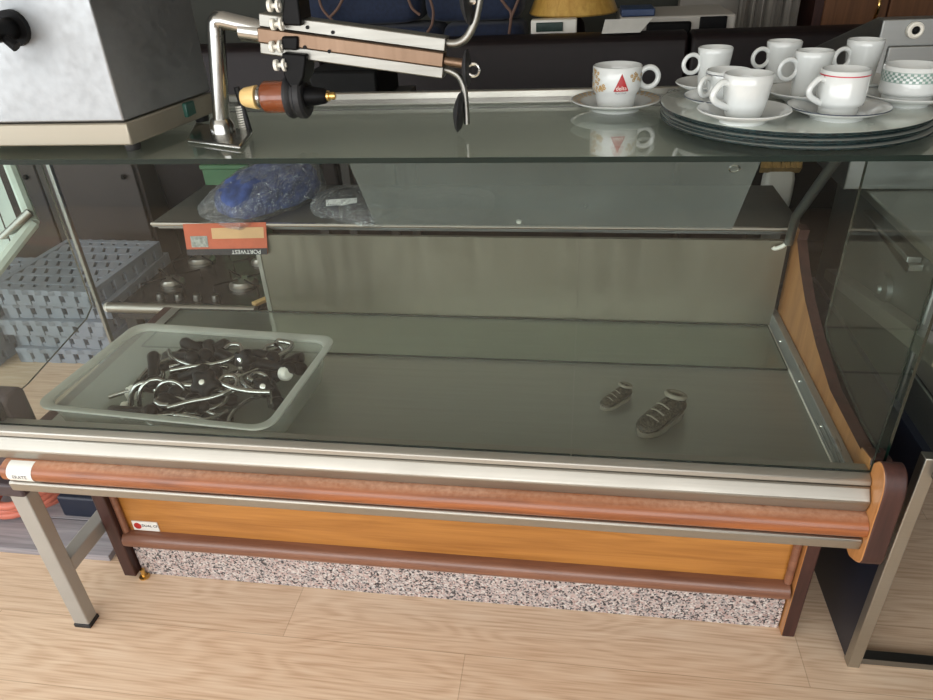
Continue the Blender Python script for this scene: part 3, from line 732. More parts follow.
def decal_strip(o, a0, a1, z0, z1, name, mat, parent, n=10, off=.0004, cells=None):
    m = MB()
    def quad(a0, a1, z0, z1, n):
        for i in range(n):
            A0, A1 = a0+(a1-a0)*i/n, a0+(a1-a0)*(i+1)/n
            vs = []
            for a, z in ((A0,z0),(A1,z0),(A1,z1),(A0,z1)):
                r_ = rad_at(o, z)+off; vs.append(m.b.verts.new((r_*math.cos(a), r_*math.sin(a), z)))
            m.face(vs)
    if cells: 
        for c in cells: quad(*c)
    else: quad(a0, a1, z0, z1, n)
    return m.build(name, mat, parent, local=True)

# printed cup on the glass, left of the plates
S0 = base_at(615, 109, ZT)
make_saucer('saucer', S0, .079, .018, 'white saucer with gold flower rim under the flower-printed cup on the glass', 'saucer on the glass', .55)
sau = bpy.data.objects['saucer']
def flower_disc(m, fn, rad):
    """a five-petalled flat flower; fn maps (u,v) to a point on the ware"""
    for k in range(5):
        a = 2*PI*k/5+.3; cu, cv_ = rad*.75*math.cos(a), rad*.75*math.sin(a)
        vs = [m.b.verts.new(fn(cu+rad*.5*math.cos(2*PI*j/7), cv_+rad*.5*math.sin(2*PI*j/7))) for j in range(7)]
        m.face(vs)
fm = MB()
for k in range(70):
    a0 = 2*PI*k/70; rr = .0655+.0075*(k % 2)
    def fn(u, v, a0=a0, rr=rr):
        r_ = rr+v; h_ = .018*.6+.004 + (r_-.0632)/(.0778-.0632)*(.0192-.0148)
        return Vector((r_*math.cos(a0+u/rr), r_*math.sin(a0+u/rr), h_+.0006))
    flower_disc(fm, fn, .0030)
fo = fm.build('flower_print', gold, sau, local=True); fo['label'] = 'gold flower print'
c1, o1 = make_cup('cup', (S0[0], S0[1], ZT+.0058), 'bowl', .0425, .0335, .068, .15, .046, .0165, .0048, 'white cup with gold flowers and red triangle standing alone on the glass', 'cup on the glass', 1.0)
fm = MB()
viewa = math.atan2(-S0[1], -S0[0])
for da, z in ((-.95,.054),(-1.1,.058),(-.8,.050),(-.98,.046),(-1.25,.037),(-1.1,.033),(-.9,.036),(-.75,.033),(-.6,.034),(-.95,.03),(-.7,.038),(-1.3,.05),(.62,.056),(.78,.053),(.9,.056),(1.0,.05),(.8,.059),(1.15,.047),(-1.5,.04),(-1.6,.053),(-1.15,.064),(-.85,.060),(-1.02,.0625),(-.85,.0435),(-.5,.037),(-.55,.041),(-1.15,.041),(1.25,.055),(.72,.049),(-.68,.0365)):
    def fn(u, v, a=viewa+da, z=z):
        r_ = rad_at(o1, z+v)+.0004; return Vector((r_*math.cos(a+u/.0425), r_*math.sin(a+u/.0425), z+v))
    flower_disc(fm, fn, .0027)
fm.build('flower_print', gold, c1, local=True)['label'] = 'gold flower print'
def on_cup(o, ac, zc, R, off):
    def f(co):
        z = zc+co.y; r_ = rad_at(o, z)+off; a = ac+co.x/R
        return Vector((r_*math.cos(a), r_*math.sin(a), z))
    return f
tri = MB(); f = on_cup(o1, viewa+.2, .0455, .0425, .0005)
n = 8; rows = []
for i in range(n+1):
    y = -.0135+.0295*i/n; w = .0132*(1-i/n); rows.append([tri.b.verts.new(f(Vector((-w+2*w*j/6, y, 0)))) for j in range(7)] if i < n else [tri.b.verts.new(f(Vector((0, y, 0))))])
for i in range(n):
    for j in range(6):
        if i == n-1: tri.face([rows[i][j], rows[i][j+1], rows[n][0]])
        else: tri.face([rows[i][j], rows[i][j+1], rows[i+1][j+1], rows[i+1][j]])
tri.build('triangle_emblem', redp, c1, local=True)['label'] = 'red triangle emblem'
text_mesh('delta', .0095, 'emblem_lettering', M['white_plastic'], c1, None, .0, on_cup(o1, viewa+.2, .0372, .0425, .0008))
text_mesh('PLATINA', .0052, 'lettering', greyp, c1, None, .0, on_cup(o1, viewa+.2, .0288, .0425, .0006))

ZS = ZC; ZU = ZC+.0058
LEFT = PI+.25
# (name, base px, saucer px, saucer R, kind, R, r, h, handle ...)
def tall(px, py, sR, haz, label, slabel, R=.0285, r=.0225, h=.07):
    b = base_at(px, py, ZS)
    make_saucer('saucer', b, sR+.004, .02, slabel, GS, .5)
    return make_cup('cup', (b[0], b[1], ZU), 'tall', R, r, h, haz, h*.66, .0145, .0036, label, GC)
tall(710, 94, .056, LEFT, 'tall plain white cup with ring handle at back left of the plates', 'white saucer under the tall cup at back left of the plates', .0285, .0225, .069)
tall(777, 88, .054, LEFT, 'tall plain white cup with ring handle at the back centre of the plates', 'white saucer under the tall cup at the back centre of the plates', 0.0285, .0225, .070)
tall(805, 103, .058, LEFT, 'tall plain white cup standing between the red-rimmed cup and back row', 'white saucer under the tall cup behind the red-rimmed cup', .0285, .0235, .072)
tall(855, 91, .054, LEFT+.1, 'tall plain white cup in front of the steel machine', 'white saucer under the tall cup in front of the steel machine', .0285, .022, .074)
b = base_at(724, 107, ZS)
make_saucer('saucer', b, .064, .018, 'white saucer with thin dark rim line behind the widest plain cup', GS, .5, linep)
c, o = make_cup('cup', (b[0], b[1], ZU), 'wide', .0345, .023, .050, LEFT+.3, .030, .0135, .0042, 'low white cup with dark rim line behind the widest plain cup', GC, .9)
decal_strip(o, 0, 2*PI, .0462, .0474, 'rim_line', linep, c, 48)
b = base_at(742, 121, ZS)
make_saucer('saucer', b, .067, .018, 'wide white saucer under the flared plain cup at front left', GS, .5)
make_cup('cup', (b[0], b[1], ZU), 'wide', .0350, .0255, .061, LEFT+.15, .034, .0150, .0050, 'flared plain white cup with ear handle at front left of the plates', GC, 1., True)
b = base_at(836, 117, ZS)
make_saucer('saucer', b, .071, .017, 'white saucer with fine dark rim under the red-rimmed cup', GS, .52, linep)
c, o = make_cup('cup', (b[0], b[1], ZU), 'step', .0335, .0275, .061, LEFT+.1, .034, .0145, .0044, 'straight white cup with a red rim line at the front', GC, .95, True)
decal_strip(o, 0, 2*PI, .0550, .0566, 'rim_line', redl, c, 48)
b = base_at(904, 104, ZS)
make_saucer('saucer', b, .066, .017, 'white saucer with green check rim under the green-banded cup', GS, .5)
c, o = make_cup('cup', (b[0], b[1], ZU), 'step', .041, .035, .051, .6, .031, .014, .0042, 'low wide white cup with a green check band at the right', GC, .95)
cells = []
for k in range(60):
    a = 2*PI*k/60
    for j in range(4):
        if (k+j) % 2 == 0: cells.append((a, a+2*PI/60, .0315+j*.0033, .0348+j*.0033, 1))
cells += [(0, 2*PI, .0306, .0313, 48), (0, 2*PI, .0450, .0457, 48)]
decal_strip(o, 0, 0, 0, 0, 'check_band', greenp, c, cells=cells)

# ================================================================== tub of tap parts inside the case
TBx, TBy, TBr = -.848, 1.250, math.radians(-4)
def rrect(hx, hy, r, n=6):
    out = []
    for cx, cy, a0 in ((hx-r, hy-r, 0), (-hx+r, hy-r, PI/2), (-hx+r, -hy+r, PI), (hx-r, -hy+r, 1.5*PI)):
        for i in range(n+1):
            a = a0+PI/2*i/n; out.append((cx+r*math.cos(a), cy+r*math.sin(a)))
    return out
def loft(mb, loops, cap0=True, cap1=True, mat=None):
    rows = []
    for pts, z in loops:
        rows.append([mb.b.verts.new((mat @ Vector((x, y, z))) if mat is not None else (x, y, z)) for x, y in pts])
    n = len(rows[0])
    for A_, B_ in zip(rows, rows[1:]):
        for i in range(n): mb.face([A_[i], A_[(i+1) % n], B_[(i+1) % n], B_[i]])
    if cap0: mb.face(rows[0][::-1])
    if cap1: mb.face(rows[-1])
ZB = ZD+.0008
TM = Matrix.Translation((TBx, TBy, ZB)) @ Matrix.Rotation(TBr, 4, 'Z')
tb = MB()
loft(tb, [(rrect(.243,.157,.03), 0), (rrect(.263,.174,.035), .0875), (rrect(.259,.170,.034), .0875), (rrect(.239,.153,.028), .003)], True, True, TM)
tub = tag(tb.build('plastic_tub', M['tub'], None, loc=(TBx, TBy, ZB)), 'shallow translucent white plastic tub full of tap parts', 'tub')
tb = MB(); lo_ = [(rrect(.264,.175,.035), .088), (rrect(.267,.178,.037), .092), (rrect(.278,.189,.042), .093), (rrect(.279,.190,.042), .098), (rrect(.267,.178,.036), .0985), (rrect(.259,.170,.034), .094), (rrect(.258,.169,.034), .088), (rrect(.264,.175,.035), .088)]
loft(tb, lo_, False, False, TM); tb.build('rim', milky('milky_rim_plastic', (214, 215, 207), .2), tub)
def inside(u, v, z): return TM @ Vector((u, v, z))
GH = 'metal tap parts heaped in the plastic tub'
rnd = random.Random(5)
# long bent chrome spouts (hook shaped)
for k, (u, v, ang, s, tilt, z) in enumerate([(-.10,-.06,.2,1.,1.0,.02),(-.07,-.05,.5,1.15,1.1,.02),(-.03,-.05,.15,1.2,1.2,.018),(.02,-.06,2.6,1.2,.25,.05),(.06,-.08,2.9,1.3,.18,.055),(.10,-.03,.4,1.3,.2,.06),(.13,.02,2.4,1.1,.25,.065),(-.14,-.02,.3,1.,.3,.04),(.0,.05,.1,1.4,.15,.07),(.11,.07,3.3,1.,.3,.06),(.16,-.06,1.2,.9,.3,.05),(.04,-.10,.1,1.4,.12,.045),(-.06,.0,2.9,1.3,.2,.07),(.15,.06,.7,1.2,.2,.08),(-.02,.09,2.6,1.3,.2,.08),(.19,.0,1.8,1.,.2,.07),(.0,-.12,3.0,1.2,.15,.03),(.09,-.09,.3,1.2,.2,.085),(.13,-.03,2.9,1.2,.2,.09),(.03,.03,.2,1.3,.15,.092),(-.05,.06,2.8,1.2,.2,.085),(.16,.08,.5,1.1,.2,.09),(-.10,.03,1.1,1.,.25,.075)]):
    loc = ([Vector((-.075*s,0,-.012)), Vector((-.035*s,0,.0)), Vector((.0,0,.006)), Vector((.03*s,0,.018*s)), Vector((.042*s,0,.036*s)), Vector((.034*s,0,.054*s)), Vector((.016*s,0,.056*s)), Vector((.008*s,0,.044*s))] if k % 2 and k > 2 else [Vector((-.045*s,0,-.01)), Vector((-.04*s,0,.03*s)), Vector((-.026*s,0,.052*s)), Vector((-.006,0,.060*s)), Vector((.012*s,0,.052*s)), Vector((.02*s,0,.03*s)), Vector((.022*s,0,-.03*s))] if k < 5 else [Vector((-.07*s,0,0)), Vector((-.04*s,0,.016*s)), Vector((0,0,.022*s)), Vector((.04*s,0,.014*s)), Vector((.07*s,0,-.004*s))])
    R4 = Matrix.Translation((u, v, z)) @ Matrix.Rotation(ang, 4, 'Z') @ Matrix.Rotation(-(PI/2-min(tilt, 1.3)*1.2), 4, 'X')
    keep = lambda p, r_: Vector((max(-.222, min(.222, p.x)), max(-.138, min(.138, p.y)), max(r_+.004, p.z)))
    P = [TM @ keep(p, .0066) for p in smooth_path([R4 @ p for p in loc], 6)]
    o = MB().tube(P, .0052 if k % 3 else .0064, 10).build('bent_spout', M['chrome'], None, loc=tuple(P[0]))
    tag(o, 'bent chrome spout pipe lying among the black handles in the tub', 'tap spout', GH)
# black lever handles
for k in range(30):
    u, v = rnd.uniform(-.12, .20), rnd.uniform(-.11, .13); z = .03+.04*rnd.random()+.02*(v > 0)
    a = rnd.uniform(0, PI); tl = rnd.uniform(-.35, .35); l = rnd.uniform(.08, .13)
    d = Vector((math.cos(a)*math.cos(tl), math.sin(a)*math.cos(tl), math.sin(tl)))
    c0 = Vector((u, v, z))
    kk = lambda p: Vector((max(-.215, min(.215, p.x)), max(-.13, min(.13, p.y)), max(.021, p.z)))
    P = [TM @ kk(c0-d*l/2), TM @ kk(c0-d*l*.2), TM @ kk(c0+d*l*.25), TM @ kk(c0+d*l/2), TM @ kk(c0+d*(l/2+.008))]
    m = MB(); m.tube(P, [.009, .011, .0135, .0155, .010], 12)
    m.ball(P[0], .018, 1, 1, .9, 12, 8)
    tag(m.build('lever_handle', M['black_plastic'], None, loc=tuple(P[0])), 'black plastic lever handle heaped among chrome spouts in the tub', 'tap handle', 'black lever handles heaped in the tub')
# lobed knob with a silver cap
def lobed(u, v, z, R, name, label, tilt=(.8, .1)):
    Tk = TM @ Matrix.Translation((u, v, z)) @ Matrix.Rotation(tilt[0], 4, 'X') @ Matrix.Rotation(tilt[1], 4, 'Y')
    loc = Tk.translation.copy()
    t = empty(name, loc, label, 'tap knob', 'round tap knobs in the tub')
    m = MB()
    for hgt, sc0, in ((0, .8),): pass
    loops = []
    for z_, s_ in ((-.016,.7),(-.012,.95),(.004,1.),(.01,.86),(.012,.5)):
        loops.append(([(R*s_*(1+.16*math.cos(5*a))*math.cos(a), R*s_*(1+.16*math.cos(5*a))*math.sin(a)) for a in [2*PI*i/50 for i in range(50)]], z_))
    loft(m, loops, True, True, Tk); m.build('grip', M['black_plastic'], t, ang=1.)
    MB().lathe([(0,.0165),(.006,.0155),(.0085,.012),(.0085,.010),(0,.010)], 20, Tk).build('cap', M['bright_edge'], t)
lobed(.055, -.05, .098, .030, 'tap_wheel', 'five-lobed black tap knob with a silver centre cap in the tub')
lobed(.185, -.03, .088, .022, 'tap_wheel', 'smaller black tap knob near the right end of the tub', (.9, .4))
lobed(.10, .05, .102, .024, 'tap_wheel', 'black tap knob standing tilted at the back of the heap', (1.2, -.3))
m = MB(); Tk = TM @ Matrix.Translation((.208, .035, .083)) @ Matrix.Rotation(1.2, 4, 'Y') @ Matrix.Rotation(.4, 4, 'X')
m.lathe([(0,-.012),(.012,-.012),(.0165,-.007),(.0165,.006),(.011,.012),(0,.013)], 22, Tk)
tag(m.build('pipe_plug', M['white_plastic'], None, loc=tuple(Tk.translation)), 'round ivory white cap leaning on the right end of the tub', 'cap')
for k, (u, v, z, r_) in enumerate(((-.165,-.02,.03,.4), (-.155,-.075,.02,1.2))):
    Tk = TM @ Matrix.Translation((u, v, z)) @ Matrix.Rotation(r_, 4, 'Z') @ Matrix.Rotation(.3, 4, 'X')
    m = MB(); m.box(-.018,.018,-.012,.012,-.012,.012, Tk); m.lathe([(0,.012),(.008,.012),(.008,.022),(0,.022)], 16, Tk)
    tag(m.build('pipe_fitting', M['white_plastic'], None, True, .003, loc=tuple(Tk.translation)), ('white plastic pipe fitting at the left end of the tub, farther from the glass', 'white plastic pipe fitting at the left end of the tub, nearer the glass')[k], 'fitting', 'white fittings in the tub')
m = MB(); m.tube([inside(-.19+.0011*i, -.10+.02*math.sin(i*.03)+.006*math.cos(i*1.0), .022+.006*math.sin(i*1.0)) for i in range(90)], .0016, 6)
tag(m.build('spring', M['chrome'], None, loc=tuple(inside(-.14,-.1,.02))), 'thin coiled chrome spring at the left front of the tub', 'spring')

# ================================================================== reflected shoes of the photographer, built as small solids on the deck
glit = pmat('glitter_grey', (72, 68, 58), .35, .3, .9, (260, 260, 260), bump=.7)
solem = pmat('pale_sole', (132, 128, 114), .6)
def reflected_shoe(px, py, rz, s, label):
    b = at(px, py, 2, ZD); t = empty('reflected_shoe', (b.x, b.y, ZB), label, 'reflected_shoe', 'reflected shoes built as solids on the steel deck', rz)
    m = MB(); secs = []
    for x, w, top_, zc in ((-.062,.018,.048,.052),(-.05,.025,.058,.06),(-.025,.026,.058,.058),(.0,.026,.05,.046),(.025,.029,.038,.034),(.05,.027,.029,.026),(.068,.016,.02,.02)):
        ring = []
        for k in range(14):
            a = 2*PI*k/14; y = w*math.cos(a); z = .010+max(0, (top_-.010)/2*(1+math.sin(a)))
            ring.append(m.b.verts.new((x*s, y*s*(1-.25*max(0, math.sin(a))), z*s)))
        secs.append(ring)
    for A_, B_ in zip(secs, secs[1:]):
        for k in range(14): m.face([A_[k], A_[(k+1) % 14], B_[(k+1) % 14], B_[k]])
    m.face(secs[0]); m.face(secs[-1]); m.build('upper', glit, t, local=True, sub=1)
    m = MB(); out = []
    for i in range(28):
        a = 2*PI*i/28; x = .069*math.cos(a); w = .027+.004*math.cos(a) - .008*math.exp(-((x+.005)/.02)**2)*.6
        out.append((x*s, w*math.sin(a)*s))
    loft(m, [(out, 0), ([(x*1.02, y*1.04) for x, y in out], .006*s), (out, .013*s)]); m.build('sole', solem, t, local=True)
    m = MB(); Tq = Matrix.Translation((-.04*s, 0, .056*s)) @ Matrix.Rotation(-.35, 4, 'Y')
    m.ring(.019*s, .005*s, Tq, 22, 8, 1.2, .95); m.build('collar', solem, t, local=True)
    for j in range(3):
        x = (.0+.016*j)*s; z = (.052-.008*j)*s
        MB().tube(smooth_path([(x, -.016*s, z-.006*s), (x+.004*s, 0, z+.001*s), (x, .016*s, z-.006*s)], 5), .0018*s, 8).build('lace', solem, t, local=True)
    return t
reflected_shoe(661, 424, PI+.8, 1.02, 'reflected grey glittery footwear built as a solid, nearer the front glass, pale rounded toe')
reflected_shoe(616, 403, PI+.75, .66, 'reflected grey glittery footwear built as a solid, farther from the front glass, the smaller one')

# ================================================================== garments on the worktop
ZW = .8325
GB = empty('bagged_garment', (-.86, 1.85, ZW), 'blue folded garment in clear film bag with orange card on the worktop', 'bagged garment')
def blob(name, path, ws, hs, mat, parent, n=16, wob=.006, seed=1, z0=None):
    """pillow-like bag swept along a path: half-widths ws, heights hs, resting on the surface"""
    rn = random.Random(seed); m = MB(); rows = []
    path = [Vector(p) for p in path]
    for i, p in enumerate(path):
        t = (path[min(i+1, len(path)-1)]-path[max(i-1, 0)]); t.z = 0; t.normalize(); sd = Vector((-t.y, t.x, 0))
        row = []
        for k in range(n):
            a = 2*PI*k/n; c_, s_ = math.cos(a), math.sin(a)
            w = ws[i]*math.copysign(abs(c_)**.7, c_); zz = hs[i]/2*(1+math.copysign(abs(s_)**.7, s_))
            q = p+sd*w+Vector((0,0,max(.0006, zz+rn.uniform(-wob, wob) if s_ > -.2 else .0006)))+t*rn.uniform(-wob, wob)
            row.append(m.b.verts.new(q))
        rows.append(row)
    for A_, B_ in zip(rows, rows[1:]):
        for k in range(n): m.face([A_[k], A_[(k+1) % n], B_[(k+1) % n], B_[k]])
    m.face(rows[0][::-1]); m.face(rows[-1])
    o = m.build(name, mat, parent, sub=2)
    tx = bpy.data.textures.new(name+'_folds', 'CLOUDS'); tx.noise_scale = .03
    dm = o.modifiers.new('folds', 'DISPLACE'); dm.texture = tx; dm.strength = .016 if name == 'garment' else .010; dm.mid_level = .7 if name == 'garment' else .3
    return o
p0 = Vector((-.985, 1.725, ZW)); p1 = Vector((-.80, 2.0, ZW))
pts = [p0+(p1-p0)*t for t in (0.02,.1,.3,.55,.8,1.05)]
blob('garment', pts[1:], [.085,.10,.10,.098,.075], [.05,.09,.11,.125,.11], M['blue_garment'], GB, 16, .008, 3)
blob('film_bag', [p0+(p1-p0)*t for t in (0.0,.12,.3,.5,.7,.9,1.08)], [.115,.112,.11,.11,.105,.10,.07], [.012,.045,.085,.105,.12,.125,.09], M['film'], GB, 22, .008, 8)
cu_, cl_ = [at(183,224,1,1.712), at(266,222,1,1.712)], [at(188,255,1,1.708), at(268,254,1,1.708)]
card = MB(); q4 = [cl_[0], cl_[1], cu_[1], cu_[0]]; card.quadsolid(q4, .002)
orange_c = pmat('orange_card', (190, 92, 62), .45, 0, .08, (30,30,30))
card.build('header_card', orange_c, GB, False)
def oncard(u, v, off=.0025):
    a = cl_[0].lerp(cl_[1], u); b_ = cu_[0].lerp(cu_[1], u); p = a.lerp(b_, v); return p+Vector((0,-off,0))
def cardpatch(u0, u1, v0, v1, nm, m, off):
    q_ = MB(); q_.face([q_.b.verts.new(oncard(u, v, off)) for u, v in ((u0,v0),(u1,v0),(u1,v1),(u0,v1))]); return q_.build(nm, m, GB, False)
cardpatch(0, 1, 0, .2, 'card_band', pmat('dark_card_band', (30, 32, 40), .4), .003)
cardpatch(.34, .97, .52, .86, 'card_panel', pmat('tan_card_panel', (206, 164, 118), .5), .003)
cardpatch(.07, .28, .26, .62, 'card_picture', pmat('grey_card_picture', (150, 152, 146), .5, 0, .4, (120,120,120)), .003)
rx = (cl_[1]-cl_[0]).normalized(); rz_ = (cu_[0]-cl_[0]).normalized()
tc_ = oncard(.74, .1, .0036); TT = Matrix((-rx, -rz_, rx.cross(rz_)*1)).transposed().to_4x4()
TT = Matrix(((-rx.x, -rz_.x, 0), (-rx.y, -rz_.y, -1), (-rx.z, -rz_.z, 0))).to_4x4(); TT.translation = tc_
text_mesh('PORTWEST', .017, 'card_lettering', M['paper'], GB, TT, .0002)
BG = empty('bagged_garment', (-.60, 1.80, ZW), 'flat black garment in clear film bag with white label on the worktop', 'bagged garment')
blob('garment', [(-.62,1.745,ZW),(-.60,1.79,ZW),(-.585,1.86,ZW),(-.575,1.93,ZW)], [.10,.115,.115,.09], [.02,.045,.05,.04], M['black_garment'], BG, 16, .005, 4)
blob('film_bag', [(-.625,1.737,ZW),(-.605,1.78,ZW),(-.585,1.86,ZW),(-.57,1.95,ZW)], [.125,.13,.128,.10], [.012,.052,.06,.04], M['film'], BG, 20, .006, 5)
lb = MB(); lb.quadsolid([at(326,206,1,1.785), at(357,205,1,1.785), at(357,198,1,1.80), at(326,200,1,1.80)], .001)
lb.build('paper_label', M['paper'], BG, False)
lb = MB()
for i in range(9):
    x = 328.5+i*1.4; w = (.6,.9,.4,.7,.5,.9,.4,.6,.8)[i]
    lb.face([lb.b.verts.new(at(a_, b_, 1, c_)+Vector((0,-.0016,0))) for a_, b_, c_ in ((x,205.3,1.785),(x+w,205.3,1.785),(x+w,201.4,1.797),(x,201.6,1.797))])
lb.build('barcode', darkink, BG, False)

fx0, fx1 = at(376, 215, 1, 1.80).x, at(488, 215, 1, 1.80).x
blob('clear_film_bag', [((fx0+fx1)/2, 1.745, ZW), ((fx0+fx1)/2+.01, 1.80, ZW), ((fx0+fx1)/2+.02, 1.9, ZW), ((fx0+fx1)/2+.03, 2.0, ZW)], [(fx1-fx0)/2*.95, (fx1-fx0)/2, (fx1-fx0)/2*.97, (fx1-fx0)/2*.8], [.014, .032, .03, .014], M['film'], None, 26, .005, 12)
fb = bpy.data.objects['clear_film_bag']; tag(fb, 'empty crumpled clear film bag behind the hazy acrylic flap', 'film bag')
# ================================================================== hob behind the counter
HS_ = empty('low_bench', (-1.5, 2.53, 0), 'low dark bench carrying the gas hob behind the counter', 'bench')
dk = pmat('dark_bench_board', (52, 50, 48), .55)
MB().box(-1.80, -1.18, 2.26, 2.82, 0.213, .240).build('top', dk, HS_, True, .003)
for x in (-1.785, -1.245):
    for y in (2.275, 2.755): MB().box(x, x+.05, y, y+.05, 0, .213).build('leg', dk, HS_, True, .003)
ZH = .2405
HB = empty('gas_hob', (-1.5, 2.53, ZH), 'dark four-burner gas hob with steel front bar on the low bench', 'gas hob')
MB().box(-1.79, -1.20, 2.265, 2.80, ZH, ZH+.03).build('plate', pmat('brown_enamel', (44, 40, 36), .25, .3), HB, True, .006)
MB().tube([(-1.82, 2.255, ZH+.028), (-1.20, 2.255, ZH+.028)], .021, 16).build('front_bar', M['steel'], HB)
MB().ball((-1.822, 2.255, ZH+.028), .021).build('bar_end', M['white_plastic'], HB)
hd = MB(); hd.prism([(-1.21,2.285),(-1.165,2.36),(-1.13,2.47),(-1.15,2.47),(-1.185,2.37),(-1.235,2.30)], 2, ZH+.03, ZH+.045); hd.build('side_handle', cream, HB, True, .003)
for i, (x, y, r) in enumerate(((-1.66,2.47,.05), (-1.34,2.47,.06), (-1.64,2.70,.06), (-1.36,2.70,.042))):
    b_ = MB().lathe([(0,0),(r,0),(r,.012),(r*.8,.02),(r*.75,.026),(r*.3,.03),(0,.03)], 28, Matrix.Translation((x, y, ZH+.03))).build('burner', M['steel'], HB)
    g = MB()
    for k in range(4):
        a = PI/4+k*PI/2; g.tube([(x+.02*math.cos(a), y+.02*math.sin(a), ZH+.064), (x+.12*math.cos(a)*1.1, y+.105*math.sin(a), ZH+.064), (x+.12*math.cos(a)*1.1, y+.105*math.sin(a), ZH+.031)], .004, 8)
    g.build('pan_support', M['black_plastic'], HB)
for x in (-1.64, -1.56, -1.48, -1.40):
    k_ = MB().lathe([(0,0),(.017,0),(.015,.016),(.013,.024),(0,.024)], 18, Matrix.Translation((x, 2.335, ZH+.03))).build('knob', M['alu'], HB)

# ================================================================== plastic pallets
def make_pallet(label):
    t = empty('plastic_pallet', (0, 0, 0), label, 'plastic pallet', 'grey plastic pallets stacked behind the counter')
    m = MB(); W_, D_, H_ = .235, .26, .0695
    # deck with slanted slots: ribs crossing between two long frame bars
    m.box(-W_, W_, -D_, -D_+.03, .046, H_).box(-W_, W_, D_-.03, D_, .046, H_)
    m.box(-W_, -W_+.03, -D_+.03, D_-.03, .046, H_).box(W_-.03, W_, -D_+.03, D_-.03, .046, H_)
    for j in range(6):
        y = -D_+.03+(j+.5)*(2*D_-.06)/6
        m.box(-W_+.03, W_-.03, y-.012, y+.012, .048, H_)
    for i in range(7):
        x = -W_+.06+i*(2*W_-.12)/6
        T = Matrix.Translation((x, 0, 0)) @ Matrix.Rotation(.0, 4, 'Z')
        for j in range(7):
            y = -D_+.03+j*(2*D_-.06)/6
            m.box(-.020, .020, -.036, .036, .050, H_-.001, Matrix.Translation((x, y, 0)) @ Matrix.Rotation(.45, 4, 'Z'))
    m.build('deck', M['grey_plastic'], t, True, .002, local=True)
    # side skirts with square openings, as a comb of blocks
    for sx, sy in ((0,-1),(0,1),(-1,0),(1,0)):
        m = MB(); n = 6; half = W_ if sy else D_
        for i in range(n+1):
            c = -half+.030+i*(2*half-.06)/n; w = .030 if i in (0, n) else (2*half-.06)/n/2-.0105
            if sy: m.box(c-w, c+w, sy*D_-(.022 if sy > 0 else 0), sy*D_+(.022 if sy < 0 else 0), 0, .047)
            else: m.box(sx*W_-(.022 if sx > 0 else 0), sx*W_+(.022 if sx < 0 else 0), c-w, c+w, 0, .047)
        lo = .0
        if sy: m.box(-half, half, sy*D_-(.018 if sy > 0 else -.004), sy*D_+(.018 if sy < 0 else -.004), lo, lo+.017)
        else: m.box(sx*W_-(.018 if sx > 0 else -.004), sx*W_+(.018 if sx < 0 else -.004), -half, half, lo, lo+.017)
        m.build('skirt', M['grey_plastic'], t, True, .0015, local=True)
    return t
def copy_thing(o, loc, rz, label):
    c = o.copy(); COL.objects.link(c); c.location = loc; c.rotation_euler = (0, 0, rz); c['label'] = label
    for ch in o.children:
        d = ch.copy(); COL.objects.link(d); d.parent = c
    return c
pw = ['bottom', 'second from the floor', 'middle', 'second from the top', 'top']
P0 = make_pallet('grey plastic pallet, bottom of the tall stack beside the low bench')
P0.location = (-2.08, 2.50, .0); P0.rotation_euler = (0, 0, .02)
for k, (dx, dy, rz) in enumerate(((.01,.012,-.03), (-.012,-.012,.015), (.012,.01,.04), (-.006,-.015,-.02)), 1):
    copy_thing(P0, (-2.08+dx, 2.50+dy, .0705*k), rz, f'grey plastic pallet, {pw[k]} of the tall stack beside the low bench')
pw2 = ['bottom', 'second from the floor', 'third from the floor', 'top']
for k, (dx, dy, rz) in enumerate(((0,0,-.02), (.012,.008,.03), (-.01,.0,-.04), (.012,-.01,.02))):
    copy_thing(P0, (-2.612+dx, 2.44+dy, .0705*k), rz, f'grey plastic pallet, {pw2[k]} of the lower stack at the far left')

# ================================================================== things behind
def seat_section(x0, x1, label, seat=True):
    t = empty('banquette', ((x0+x1)/2, 3.2, 0), label, 'banquette', 'dark leather banquettes behind the counter')
    zt = 1.122
    m = MB(); m.prism([(3.02,.42),(3.0,.6),(3.0,zt-.05),(3.012,zt-.015),(3.05,zt),(3.12,zt),(3.15,zt-.03),(3.15,0),(3.02,0)], 0, x0+.006, x1-.006); m.build('backrest', M['leather'], t, True, .012)
    if not seat: return
    MB().box(x0+.006, x1-.006, 2.58, 3.0, .26, .44).build('seat', M['leather'], t, True, .03)
    MB().box(x0+.01, x1-.01, 2.62, 3.0, .0, .26).build('plinth', M['black_plastic'], t, False)
seat_section(-1.05, .425, 'long dark brown leather banquette behind the boiler and clamp arm')
seat_section(.425, 1.6, 'dark brown leather banquette behind the white cups')
# leather booth end at the left
seat_section(-1.95, -1.05, 'dark brown leather banquette at the left behind the chrome post', False)
CB = empty('dark_cupboard', (-2.7, 3.1, 0), 'low dark cupboard behind the pallet stacks at the left', 'cupboard')
cbm = pmat('dark_cupboard_laminate', (58, 50, 48), .6, 0, .08, (6, 6, 1))
MB().box(-3.5, -1.97, 2.92, 3.35, 0, 1.0).build('body', cbm, CB, True, .004)
for a, b_ in ((-3.48, -2.98), (-2.97, -2.48), (-2.47, -1.985)):
    d_ = MB().box(a, b_, 2.90, 2.92, .06, .97).build('door', cbm, CB, True, .004)
    MB().ball((b_-.05, 2.89, .6), .012).build('knob', M['black_plastic'], d_)
